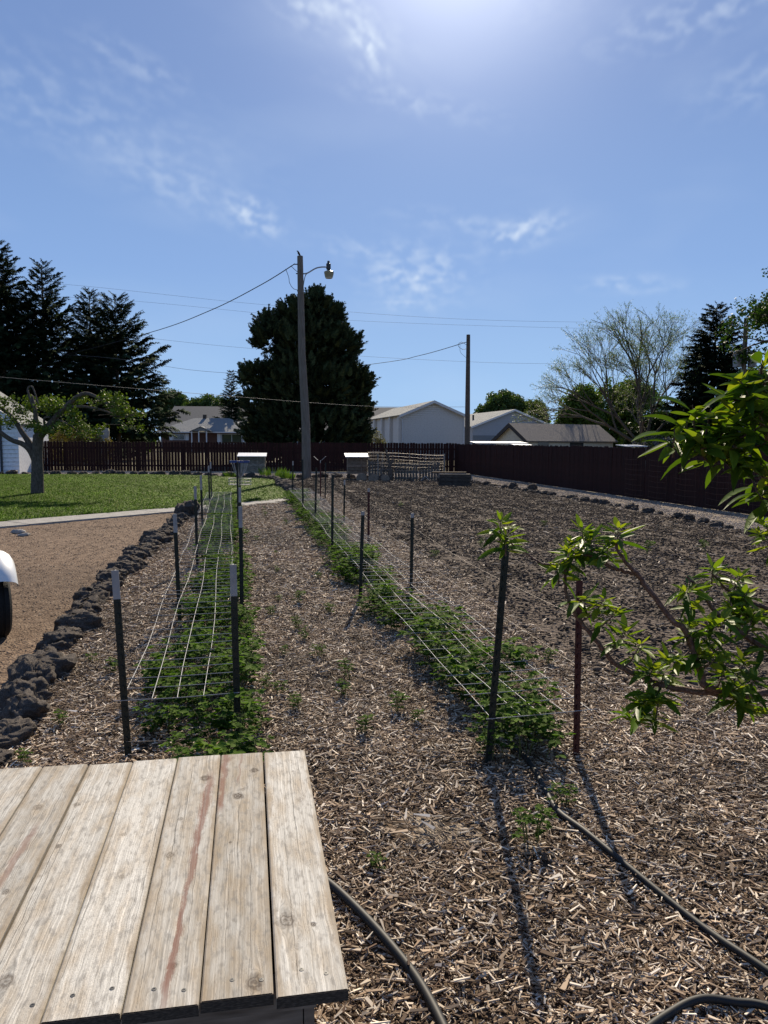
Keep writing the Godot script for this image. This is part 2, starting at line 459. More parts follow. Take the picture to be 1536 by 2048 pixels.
func chip_patch(count: int, radius: float, longest: float, pale: float) -> ArrayMesh:
	var mb := MB.new()
	for k in count:
		var a := rng.randf() * TAU
		var r := radius * sqrt(rng.randf())
		var l := longest * (0.16 + 0.84 * pow(rng.randf(), 2.6))
		var wd := clampf(l * rng.randf_range(0.12, 0.34), 0.0035, 0.015)
		var th := rng.randf_range(0.0015, 0.004)
		var b := Basis(Vector3.UP, rng.randf() * TAU) * Basis(Vector3.RIGHT, rng.randf_range(-0.24, 0.24)) * Basis(Vector3.BACK, rng.randf_range(-0.5, 0.5))
		var p := Vector3(cos(a) * r, rng.randf_range(0.003, 0.016), sin(a) * r)
		var f := rng.randf()
		var base: Color
		if f < 0.36:
			base = Color(0.055, 0.034, 0.021).lerp(Color(0.14, 0.088, 0.052), rng.randf())
		elif f < 0.74:
			base = Color(0.21, 0.145, 0.092).lerp(Color(0.35, 0.262, 0.18), rng.randf())
		else:
			base = Color(0.43, 0.345, 0.255).lerp(Color(0.66, 0.58, 0.47), rng.randf())
		mb.col = Color(base.r * pale, base.g * pale, base.b * pale)
		var t0 := rng.randf_range(0.15, 0.95)
		var t1 := rng.randf_range(0.15, 0.95)
		var sh := rng.randf_range(-0.4, 0.4) * wd
		var c := []
		for y in [-0.5, 0.5]:
			c.append(p + b * Vector3(-wd * t0 / 2 + sh, y * th, -l / 2))
			c.append(p + b * Vector3(wd * t0 / 2 + sh, y * th, -l / 2))
			c.append(p + b * Vector3(wd * t1 / 2, y * th, l / 2))
			c.append(p + b * Vector3(-wd * t1 / 2, y * th, l / 2))
		mb.hexa(c)
	return mb.mesh(M.chip)
func lump(mb: MB, at: Vector3, s: Vector3, turn: float, sd: int, rough := 0.35) -> void:   # a small uneven stone or clod of 20 faces
	var g := 1.618
	var vs := [Vector3(-1, g, 0), Vector3(1, g, 0), Vector3(-1, -g, 0), Vector3(1, -g, 0), Vector3(0, -1, g), Vector3(0, 1, g), Vector3(0, -1, -g), Vector3(0, 1, -g), Vector3(g, 0, -1), Vector3(g, 0, 1), Vector3(-g, 0, -1), Vector3(-g, 0, 1)]
	var fs := [[0, 11, 5], [0, 5, 1], [0, 1, 7], [0, 7, 10], [0, 10, 11], [1, 5, 9], [5, 11, 4], [11, 10, 2], [10, 7, 6], [7, 1, 8], [3, 9, 4], [3, 4, 2], [3, 2, 6], [3, 6, 8], [3, 8, 9], [4, 9, 5], [2, 4, 11], [6, 2, 10], [8, 6, 7], [9, 8, 1]]
	var lr := RandomNumberGenerator.new()
	lr.seed = sd
	var b := Basis(Vector3.UP, turn)
	var q := []
	for p in vs:
		q.append(b * ((p as Vector3).normalized() * (1.0 + lr.randf_range(-rough, rough)) * s))
	for f in fs:
		var a: Vector3 = q[f[0]]
		var d: Vector3 = q[f[1]]
		var e: Vector3 = q[f[2]]
		var fn := (e - a).cross(d - a).normalized()
		if fn.dot(a + d + e) < 0:
			fn = -fn
		mb.tri(at + a, at + d, at + e, (fn + a.normalized()).normalized(), (fn + d.normalized()).normalized(), (fn + e.normalized()).normalized())
func lump_patch(count: int, radius: float, small: float, big: float, cols: Array, m: Material, flat := 0.65) -> ArrayMesh:
	var mb := MB.new()
	for k in count:
		var a := rng.randf() * TAU
		var r := radius * sqrt(rng.randf())
		var s := small + (big - small) * pow(rng.randf(), 3.0)
		mb.col = (cols[0] as Color).lerp(cols[1], rng.randf())
		lump(mb, Vector3(cos(a) * r, s * 0.25, sin(a) * r), Vector3(s, s * flat, s * rng.randf_range(0.7, 1.3)), rng.randf() * TAU, rng.randi())
	return mb.mesh(m)
func grass_patch(count: int, radius: float, tall: float) -> ArrayMesh:
	var mb := MB.new()
	for k in count:
		var a := rng.randf() * TAU
		var r := radius * sqrt(rng.randf())
		var p := Vector3(cos(a) * r, -0.005, sin(a) * r)
		var hh := tall * rng.randf_range(0.5, 1.2)
		var d := Vector3(cos(a * 3.1 + k), 0, sin(a * 5.7 + k)).normalized()
		var s := d.cross(Vector3.UP) * rng.randf_range(0.003, 0.006)
		var mid := p + Vector3.UP * hh * 0.6 + d * hh * 0.15
		var tip := p + Vector3.UP * hh + d * hh * rng.randf_range(0.3, 0.8)
		var f := rng.randf()
		mb.col = Color(0.055, 0.11, 0.016).lerp(Color(0.14, 0.215, 0.036), f) if rng.randf() > 0.08 else Color(0.2, 0.2, 0.08)
		var nn := (d + Vector3.UP).normalized()
		mb.tri(p - s, p + s, mid + s * 0.8, nn, nn, nn)
		mb.tri(p - s, mid + s * 0.8, mid - s * 0.8, nn, nn, nn)
		mb.tri(mid - s * 0.8, mid + s * 0.8, tip, nn, nn, nn)
	return mb.mesh(M.grass)
func pv(a: Array) -> PackedVector2Array:
	var r := PackedVector2Array()
	for p in a:
		r.append(Vector2(p[0], p[1]))
	return r
func pts3(a: Array) -> Array:
	var r := []
	for p in a:
		r.append(Vector3(p[0], p[1], p[2]))
	return r
func smooth(pts: Array, per := 5) -> Array:   # Catmull-Rom through the points
	var r := []
	for k in pts.size() - 1:
		var p0: Vector3 = pts[maxi(k - 1, 0)]
		var p1: Vector3 = pts[k]
		var p2: Vector3 = pts[k + 1]
		var p3: Vector3 = pts[mini(k + 2, pts.size() - 1)]
		for s in per:
			r.append(p1.cubic_interpolate(p2, p0, p3, float(s) / per))
	r.append(pts[-1])
	return r
func taper(count: int, a: float, b: float) -> Array:
	var r := []
	for k in count:
		r.append(lerpf(a, b, float(k) / maxf(1, count - 1)))
	return r

var mulch_poly: PackedVector2Array
var soil_poly: PackedVector2Array
var lawn_poly: PackedVector2Array
var drive_poly: PackedVector2Array
var side_gravel: PackedVector2Array
var back_gravel: PackedVector2Array

func make_ground() -> void:
	var g := MB.new()
	g.quad(Vector3(-500, -0.03, -600), Vector3(500, -0.03, -600), Vector3(500, -0.03, 200), Vector3(-500, -0.03, 200), Vector3.UP)
	struct("ground", g, M.earth)
	mulch_poly = pv([[-2.0, 1.5], [-1.95, -3.0], [-2.05, -4.0], [-2.4, -5.0], [-2.6, -6.2], [-2.85, -7.5], [-3.3, -10.2], [-3.85, -13.5], [-4.35, -17.2], [-4.1, -18.4], [-3.0, -19.9], [-2.5, -20.9], [-2.2, -23.5], [-1.5, -23.5], [-1.15, -20.5], [0.0, -13.4], [0.75, -9.8], [1.1, -7.6], [1.45, -5.6], [2.2, -4.95], [4.0, -4.7], [4.0, 1.5]])
	soil_poly = pv([[-2.2, -22.5], [-1.15, -20.5], [0.0, -13.4], [0.75, -9.8], [1.1, -7.6], [1.45, -5.6], [2.2, -4.95], [4.0, -4.7], [8.6, -4.7], [8.0, -9.0], [6.9, -13.6], [6.4, -17.1], [5.5, -22.2], [3.6, -31.0], [3.1, -33.5], [-1.5, -34.5], [-3.6, -34.0], [-3.5, -28.0], [-2.6, -23.5]])
	lawn_poly = pv([[-8.7, -14.1], [-7.9, -15.4], [-5.9, -17.95], [-4.2, -19.9], [-3.05, -21.4], [-2.85, -22.0], [-3.3, -25.2], [-3.85, -28.2], [-4.6, -31.6], [-6.3, -34.0], [-9.0, -35.4], [-12.0, -36.0], [-18.0, -35.2], [-24.0, -35.0], [-24.0, -12.0], [-12.0, -11.5]])
	drive_poly = pv([[-1.9, 1.5], [-1.95, -4.2], [-2.4, -5.4], [-2.85, -7.5], [-3.4, -10.6], [-4.0, -14.0], [-4.5, -17.9], [-5.4, -17.5], [-7.5, -14.8], [-8.6, -13.2], [-13.0, -9.5], [-13.0, 1.5]])
	side_gravel = pv([[6.95, -13.4], [6.45, -17.0], [5.55, -22.1], [3.65, -31.0], [3.1, -34.0], [2.8, -41.0], [4.1, -41.0], [9.4, -13.4], [10.5, -6.0], [8.2, -6.0]])
	back_gravel = pv([[-24.0, -35.0], [-18.0, -35.3], [-12.0, -36.1], [-9.0, -35.5], [-6.3, -34.1], [-4.6, -32.0], [-3.6, -34.0], [-1.5, -34.5], [3.1, -33.6], [3.6, -41.2], [-6.0, -40.4], [-24.0, -40.0]])
	sheet("soil", soil_poly, 0.13, 0.004, 0.04, M.soil, 0.35)
	sheet("mulch_bed", mulch_poly, 0.09, 0.0, 0.028, M.mulch, 0.25)
	sheet("lawn", lawn_poly, 0.4, 0.005, 0.02, M.lawn, 0.2)
	sheet("driveway", drive_poly, 0.12, -0.012, 0.018, M.drive, 0.6)
	sheet("gravel_path", side_gravel, 0.2, 0.0, 0.02, M.gravel)
	sheet("gravel_strip", back_gravel, 0.3, 0.0, 0.02, M.gravel)
	# concrete walk, slab by slab
	var walk := Node3D.new()
	walk.name = "concrete_path"
	add_child(walk)
	walk.set_meta("kind", "structure")
	var line := smooth(pts3([[-10.6, 0, -11.6], [-8.3, 0, -13.9], [-7.3, 0, -15.05], [-5.45, 0, -17.65], [-3.9, 0, -19.45], [-2.75, 0, -21.3], [-2.45, 0, -22.6]]), 2)
	for k in line.size() - 1:
		var a: Vector3 = line[k]
		var b: Vector3 = line[k + 1]
		var t0: Vector3 = (line[mini(k + 1, line.size() - 1)] - line[maxi(k - 1, 0)]).normalized().cross(Vector3.UP) * 0.44
		var t1: Vector3 = (line[mini(k + 2, line.size() - 1)] - line[k]).normalized().cross(Vector3.UP) * 0.44
		var d := (b - a).normalized() * 0.006
		var lift := 0.036 + rng.randf() * 0.005
		var mb := MB.new()
		var tn := rng.randf_range(0.9, 1.05)
		mb.col = Color(tn, tn, tn)
		var up := Vector3.UP
		mb.hexa([a - t0 + d - up * 0.05, a + t0 + d - up * 0.05, b + t1 - d - up * 0.05, b - t1 - d - up * 0.05, a - t0 + d + up * lift, a + t0 + d + up * lift, b + t1 - d + up * lift, b - t1 - d + up * lift])
		part("slab", mb, M.concrete, walk)

func make_ground_cover() -> void:
	var chips := []
	for k in 4:
		chips.append(chip_patch(150, 0.16, 0.06, 1.0))
	var spots := [[], [], [], []]
	for p in scatter(mulch_poly, 0.112, 0.002, 0.028, -7.5, 0.0, 1.0, 0.35):
		var bare := patches.get_noise_2d(p[0].origin.x * 75.0 + 300.0, p[0].origin.z * 75.0)
		if bare < -0.15 and rng.randf() < 0.36:   # thin, trodden places
			continue
		spots[rng.randi() % 4].append(p)
	for p in scatter(mulch_poly, 0.155, 0.002, 0.028, -24.0, -7.5, 1.35, 0.22):
		spots[rng.randi() % 4].append(p)
	for k in 4:
		tag(many("wood_chips", chips[k], spots[k], self), "loose shredded wood chip mulch spread over the bed", "wood chips", "wood chip mulch")
	# a few longer splinters lying on top, near the box
	var sticks := chip_patch(9, 0.3, 0.085, 1.25)
	tag(many("wood_splinters", sticks, scatter(mulch_poly, 0.42, 0.006, 0.028, -6.0, 0.0, 1.0, 0.15, 0.2), self), "long pale wood splinters strewn over the mulch", "wood splinters")
	# tilled soil: clods and dry stalks
	var c0 := Color(0.058, 0.043, 0.033)
	var c1 := Color(0.14, 0.106, 0.082)
	for k in 3:
		var clods := lump_patch(90, 0.3, 0.003, 0.017, [c0, c1], M.clod, 0.5)
		tag(many("soil_clods", clods, scatter(soil_poly, 0.34, 0.0, 0.04, -34.0, -4.0, 1.0 + 0.25 * k, 0.25), self), "crumbly dark clods of tilled garden soil", "soil clods", "tilled soil clods")
	var straw := chip_patch(28, 0.36, 0.11, 0.8)
	var straws := []
	for p in scatter(soil_poly, 0.36, 0.012, 0.04, -34.0, -4.0, 1.0, 0.25, 0.1):
		if rng.randf() < 0.6:
			straws.append(p)
	tag(many("dry_stalks", straw, straws, self), "dry straw and stalk bits on the tilled soil", "dry stalks")
	# driveway litter
	var grit := lump_patch(70, 0.35, 0.003, 0.009, [Color(0.09, 0.06, 0.042), Color(0.27, 0.2, 0.145)], M.pebble, 0.5)
	tag(many("driveway_grit", grit, scatter(drive_poly, 0.38, -0.012, 0.018, -18.0, -3.0, 1.3, 0.25, 0.03), self), "fine reddish grit on the dirt driveway", "grit")
	var bits := chip_patch(40, 0.45, 0.04, 0.85)
	tag(many("bark_bits", bits, scatter(drive_poly, 0.55, -0.012, 0.018, -18.0, -3.0, 1.0, 0.3, 0.03), self), "scattered bark bits on the dirt driveway", "bark bits")
	# gravel
	var peb := lump_patch(90, 0.3, 0.008, 0.022, [Color(0.17, 0.132, 0.1), Color(0.42, 0.345, 0.275)], M.pebble, 0.7)
	tag(many("gravel", peb, scatter(side_gravel, 0.36, 0.0, 0.02, -41.0, -6.0, 1.0, 0.2, 0.03), self), "pale gravel along the foot of the right-angled fence", "gravel")
	tag(many("gravel", peb, scatter(back_gravel, 0.42, 0.0, 0.02, -41.0, -30.0, 1.3, 0.2, 0.03), self), "pale grey gravel strip between the lawn and back fence", "gravel")
	# lawn
	for k in 2:
		var blades := grass_patch(150, 0.26, 0.05)
		tag(many("lawn_grass", blades, scatter(lawn_poly, 0.3, 0.006, 0.02, -37.0, -11.0, 1.15, 0.2, 0.05), self), "short mown green lawn grass", "grass", "lawn grass")
	var pet := MB.new()
	pet.col = Color(0.7, 0.68, 0.6)
	for k in 5:
		var a := TAU * k / 5
		var d := Vector3(cos(a), 0.25, sin(a)) * 0.016
		var s := Vector3(-sin(a), 0, cos(a)) * 0.008
		pet.tri(Vector3.ZERO, d + s, d - s, Vector3.UP, Vector3.UP, Vector3.UP)
	var spots2 := []
	for k in 420:
		var p := Vector3(rng.randfn(-9.2, 2.6), 0.05, rng.randfn(-28.0, 4.0))
		if Geometry2D.is_point_in_polygon(Vector2(p.x, p.z), lawn_poly):
			spots2.append([Transform3D(Basis(Vector3.UP, rng.randf() * TAU).scaled(Vector3.ONE * rng.randf_range(0.8, 1.5)), p), Color(1, 1, 1)])
	tag(many("fallen_petals", pet.mesh(M.leaf), spots2, self), "white petals dotted over the lawn", "petals")

# ---------------------------------------------------------------- rocks
func rock_mesh(sd: int) -> ArrayMesh:
	var mb := MB.new()
	var fn := noise(0.9, 4, sd)
	var pit := noise(4.5, 3, sd + 50, FastNoiseLite.TYPE_SIMPLEX)
	var shape := func(d: Vector3) -> Vector3:
		var q := Vector3(signf(d.x) * pow(absf(d.x), 0.75), signf(d.y) * pow(absf(d.y), 0.8), signf(d.z) * pow(absf(d.z), 0.75))
		return q * (1.0 + 0.40 * fn.get_noise_3dv(d * 1.1) - 0.26 * absf(fn.get_noise_3dv(d * 2.3 + Vector3(9, 3, 1))) + 0.13 * pit.get_noise_3dv(d * 0.9) + 0.05 * pit.get_noise_3dv(d * 2.6))
	var n := 40
	var m := 24
	var grid := []
	for j in m + 1:
		var row := []
		var el := PI * (float(j) / m - 0.5)
		for i in n:
			var az := TAU * i / n
			row.append(shape.call(Vector3(cos(az) * cos(el), sin(el), sin(az) * cos(el))))
		grid.append(row)
	var nrm := []
	for j in m + 1:
		var row := []
		for i in n:
			var a: Vector3 = grid[j][(i + 1) % n] - grid[j][(i + n - 1) % n]
			var b: Vector3 = grid[mini(j + 1, m)][i] - grid[maxi(j - 1, 0)][i]
			var g := a.cross(b).normalized()
			if g.dot(grid[j][i]) < 0:
				g = -g
			if g.length() < 0.5:
				g = (grid[j][i] as Vector3).normalized()
			row.append(g)
		nrm.append(row)
	for j in m:
		for i in n:
			var k := (i + 1) % n
			if j > 0:
				mb.tri(grid[j][i], grid[j][k], grid[j + 1][k], nrm[j][i], nrm[j][k], nrm[j + 1][k])
			if j < m - 1:
				mb.tri(grid[j][i], grid[j + 1][k], grid[j + 1][i], nrm[j][i], nrm[j + 1][k], nrm[j + 1][i])
			elif j == m - 1:
				mb.tri(grid[j][i], grid[j][k], grid[j + 1][i], nrm[j][i], nrm[j][k], nrm[j + 1][i])
			if j == 0:
				mb.tri(grid[j][i], grid[j + 1][k], grid[j + 1][i], nrm[j][i], nrm[j + 1][k], nrm[j + 1][i])
	return mb.mesh(M.rock)
var rocks := []
func rock(at: Vector3, s: Vector3, label: String, group: String) -> void:
	var o := put("lava_rock", rocks[rng.randi() % rocks.size()], self, at)
	o.basis = (Basis(Vector3.UP, rng.randf() * TAU) * Basis(Vector3.RIGHT, rng.randf_range(-0.2, 0.2))).scaled_local(s)
	tag(o, label, "rock", group)
func rock_line(line: Array, gap: float, big: float, labels: Array, group: String, lone := 0.0) -> void:
	var at := 0.0
	var pts := smooth(pts3(line), 6)
	var lens := [0.0]
	for k in range(1, pts.size()):
		lens.append(lens[-1] + pts[k].distance_to(pts[k - 1]))
	var k := 0
	while at < lens[-1]:
		while k < lens.size() - 2 and lens[k + 1] < at:
			k += 1
		var p: Vector3 = pts[k].lerp(pts[k + 1], (at - lens[k]) / maxf(lens[k + 1] - lens[k], 1e-4))
		var s := big * rng.randf_range(0.6, 1.3)
		if rng.randf() >= lone:
			rock(p + Vector3(rng.randf_range(-0.05, 0.05), s * 0.30, rng.randf_range(-0.05, 0.05)), Vector3(s * rng.randf_range(0.85, 1.25), s * rng.randf_range(0.6, 0.85), s * rng.randf_range(0.8, 1.1)), labels[mini(labels.size() - 1, int(labels.size() * at / lens[-1]))], group)
		at += gap * s / big * rng.randf_range(0.9, 1.12)
func make_rocks() -> void:
	for k in 9:
		rocks.append(rock_mesh(100 + k))
	var g := "lava rocks edging the driveway"
	rock_line([[-1.98, 0, -3.5], [-2.1, 0, -4.2], [-2.42, 0, -5.2], [-2.62, 0, -6.1], [-2.93, 0, -7.5], [-3.4, 0, -10.2], [-3.92, 0, -13.5], [-4.44, 0, -17.3]], 0.31, 0.146, ["dark pitted lava rock of the driveway edge, level with the first white tipped posts", "dark pitted lava rock of the driveway edge, on the stretch just past the parked cart", "dark pitted lava rock of the driveway edge, on the stretch halfway to the concrete path", "dark pitted lava rock of the driveway edge, on the last stretch before the concrete path"], g)
	rock(Vector3(-4.3, 0.16, -16.6), Vector3(0.27, 0.21, 0.27), "largest dark lava rock, capping the driveway edge at the concrete path", g)
	g = "rocks edging the tilled soil"
	rock_line([[8.0, 0, -9.0], [6.93, 0, -13.6], [6.49, 0, -17.1], [5.6, 0, -22.2], [3.63, 0, -31.0], [3.2, 0, -33.4]], 0.48, 0.12, ["small dark rock between tilled soil and gravel, on the stretch behind the peach leaves", "small dark rock between tilled soil and gravel, on the stretch facing the wire netting", "small dark rock between tilled soil and gravel, on the stretch toward the timber stack"], g, 0.12)
	rock(Vector3(5.0, 0.12, -25.6), Vector3(0.18, 0.15, 0.17), "larger grey rock of a pair standing out in the row beside the gravel path", "large rocks beside the gravel path")
	rock(Vector3(4.6, 0.11, -27.0), Vector3(0.16, 0.14, 0.16), "smaller grey rock of a pair standing out in the row beside the gravel path", "large rocks beside the gravel path")
	rock_line([[-19.0, 0, -35.3], [-16.0, 0, -35.8], [-12.0, 0, -36.2], [-9.0, 0, -35.6], [-6.3, 0, -34.2]], 0.55, 0.2, ["dark rock between lawn and back gravel, on the stretch near the white shed", "dark rock between lawn and back gravel, on the stretch near the grey hutch"], "rocks along the back of the lawn", 0.1)
	g = "rocks at the lawn corner"
	rock_line([[-6.3, 0, -34.0], [-5.3, 0, -33.2], [-4.5, 0, -31.8], [-3.75, 0, -28.2], [-3.15, 0, -25.2], [-2.7, 0, -22.6]], 0.42, 0.18, ["dark rock edging the lawn corner, beside the strap leaved plants", "dark rock edging the lawn corner, beside the foot of the light pole", "dark rock edging the lawn corner, where the second berry row ends"], g)
	rock_line([[-4.0, 0.0, -29.6], [-3.5, 0.0, -27.6], [-2.9, 0.0, -24.6]], 0.5, 0.18, ["dark rock heaped on the soil side of the lawn corner's rock edge"], g)
	rock_line([[-4.4, 0, -34.2], [-2.6, 0, -34.6], [-1.2, 0, -34.2], [0.2, 0, -33.8]], 0.5, 0.2, ["dark rock in the row behind the light pole at the soil's end"], "rocks behind the light pole")

# ---------------------------------------------------------------- fences
func picket(w: float, h: float, th: float, tone: float) -> ArrayMesh:
	var mb := MB.new()
	mb.col = Color(tone, tone, tone)
	var e := 0.028
	var outline := [Vector2(-w / 2, 0), Vector2(w / 2, 0), Vector2(w / 2, h - e), Vector2(w / 2 - e, h), Vector2(-w / 2 + e, h), Vector2(-w / 2, h - e)]
	for z in [-th / 2, th / 2]:
		var nz := Vector3(0, 0, signf(z))
		for k in range(1, 5):
			mb.tri(Vector3(outline[0].x, outline[0].y, z), Vector3(outline[k].x, outline[k].y, z), Vector3(outline[k + 1].x, outline[k + 1].y, z), nz, nz, nz)
	for k in 6:
		var p: Vector2 = outline[k]
		var q: Vector2 = outline[(k + 1) % 6]
		var t := Vector2(q.y - p.y, p.x - q.x).normalized()
		mb.quad(Vector3(p.x, p.y, -th / 2), Vector3(q.x, q.y, -th / 2), Vector3(q.x, q.y, th / 2), Vector3(p.x, p.y, th / 2), Vector3(t.x, t.y, 0))
	return mb.mesh(M.fence)
func fence(called: String, label: String, a: Vector3, b: Vector3, h: float, gap: Callable, side: float) -> void:
	var f := thing(called, label, "fence", a, atan2(-(b - a).z, (b - a).x))
	var l := a.distance_to(b)
	var kinds := [picket(0.14, h, 0.016, 1.0), picket(0.138, h - 0.012, 0.017, 0.75), picket(0.141, h + 0.014, 0.016, 1.25), picket(0.14, h + 0.006, 0.016, 0.85), picket(0.139, h - 0.02, 0.016, 1.45)]
	var x := 0.07
	while x < l - 0.05:
		var o := put("picket", kinds[rng.randi() % 5], f, Vector3(x, 0.03, rng.randf_range(-0.003, 0.003)))
		o.rotation = Vector3(rng.randf_range(-0.006, 0.006), rng.randf_range(-0.02, 0.02), rng.randf_range(-0.006, 0.006))
		x += 0.141 + gap.call(x / l)
	for y in [0.32, h - 0.3]:
		var mb := MB.new()
		mb.box(Vector3(l / 2, y, side * 0.032), Vector3(l, 0.088, 0.038))
		part("rail", mb, M.fence, f)
	var k := 0.3
	while k < l:
		var mb := MB.new()
		mb.box(Vector3(k, h / 2 - 0.03, side * 0.1), Vector3(0.09, h - 0.02, 0.09))
		part("post", mb, M.fence, f)
		k += 2.4
func make_fences() -> void:
	fence("picket_fence", "dark red board fence with gaps behind the lawn", Vector3(-20.6, 0, -40.0), Vector3(4.15, 0, -41.35), 1.56, func(t): return (0.006 + 0.026 * absf(sin(t * 61.0)) * absf(sin(t * 190.0))) if t < 0.62 else (0.002 if t < 0.78 else 0.011), -1.0)
	fence("board_fence", "dark red tight board fence running beside the gravel path", Vector3(3.86, 0, -41.2), Vector3(9.7, 0, -12.0), 1.52, func(_t): return 0.001, -1.0)
	# wire netting hung against the board fence near the peach tree
	var d := Vector3(9.7 - 3.86, 0, -12.0 + 41.2).normalized()
	var n := Vector3(-d.z, 0, d.x)
	if n.x > 0:
		n = -n
	var nets := ["first length of rusty wire netting on the dark red fence, counted from the fence corner", "second length of rusty wire netting on the dark red fence, counted from the fence corner", "third length of rusty wire netting on the dark red fence, counted from the fence corner", "fourth length of rusty wire netting on the dark red fence, counted from the fence corner", "fifth length of rusty wire netting on the dark red fence, counted from the fence corner"]
	for s in 5:
		var start := Vector3(3.86, 0, -41.2) + d * (18.2 + s * 1.35) + n * 0.06
		var t := thing("wire_netting", nets[s], "wire netting", start)
		for k in 8:
			var mb := MB.new()
			var y := 0.14 + k * 0.15
			var l := rng.randf_range(0.7, 1.15)
			var x := rng.randf_range(0.0, 0.15)
			mb.tube([d * x + Vector3(0, y, 0), d * (x + l * 0.5) + Vector3(0, y - 0.02, 0) + n * 0.04, d * (x + l) + Vector3(0, y - 0.005, 0) + n * 0.01], [0.003], 4)
			part("wire", mb, M.net_wire, t)
		for k in 3:
			var mb := MB.new()
			mb.tube([d * (0.1 + k * 0.45) + Vector3(0, 0.05, 0) + n * 0.008, d * (0.1 + k * 0.45) + Vector3(0, 1.25, 0) + n * 0.008], [0.002], 4)
			part("wire", mb, M.net_wire, t)

# ---------------------------------------------------------------- steel posts and wire panels
func steel_post(at: Vector3, h: float, lean: Vector3, red: bool, tip: float, label: String, group: String) -> void:
	var t := thing("steel_post", label, "post", at, 0.0, group)
	var m: Material = M.red_post if red else M.green_post
	var top := Vector3(lean.x, h, lean.z)
	var up := top.normalized()
	var x := (RGT - up * RGT.dot(up)).normalized()
	var b := Basis(x, up, x.cross(up))
	var shaft := MB.new()
	var mid := (h - tip - 0.12) / 2.0
	var len_s := h - tip + 0.12
	shaft.box(up * mid, Vector3(0.036, len_s, 0.005), b)
	shaft.box(up * mid + b * Vector3(0, 0, -0.016), Vector3(0.005, len_s, 0.027), b)
	part("shaft", shaft, m, t)
	var studs := MB.new()
	var y := 0.08
	while y < h - tip - 0.02:
		studs.box(up * y + b * Vector3(0, 0, 0.0065), Vector3(0.012, 0.022, 0.008), b)
		y += 0.055
	part("studs", studs, m, t)
	if tip > 0.0:
		var cap := MB.new()
		cap.box(up * (h - tip / 2.0), Vector3(0.036, tip, 0.005), b)
		cap.box(up * (h - tip / 2.0) + b * Vector3(0, 0, -0.016), Vector3(0.005, tip, 0.027), b)
		part("painted_tip", cap, M.white_tip, t)
func wire_panel(start: Vector3, dir: Vector3, across: Vector3, width: float, length: float, h: float, lines: int, label: String, group: String) -> void:
	var t := thing("wire_trellis", label, "wire trellis", Vector3(start.x, h, start.z), 0.0, group)
	for k in lines:
		var off := across * (width * k / (lines - 1))
		var pts := []
		var ph := rng.randf() * 0.012
		for s in 9:
			var f := s / 8.0
			pts.append(off + dir * length * f + Vector3(0, -0.03 * sin(f * TAU) * sin(f * TAU) + ph * sin(f * 9.0 + k), 0) + across * 0.012 * sin(f * 7.0 + k * 1.7))
		var mb := MB.new()
		mb.tube(pts, [0.0021], 5)
		part("wire", mb, M.wire, t)
	var d := 0.0
	while d <= length + 0.01:
		var f := d / length
		var y := -0.03 * sin(f * TAU) * sin(f * TAU) + 0.006
		var mb := MB.new()
		mb.tube([across * -0.035 + dir * d + Vector3(0, y, 0), across * width * 0.5 + dir * (d + rng.randf_range(-0.006, 0.006)) + Vector3(0, y - 0.004, 0), across * (width + 0.035) + dir * d + Vector3(0, y, 0)], [0.0028], 5)
		part("wire", mb, M.wire, t)
		d += 0.2
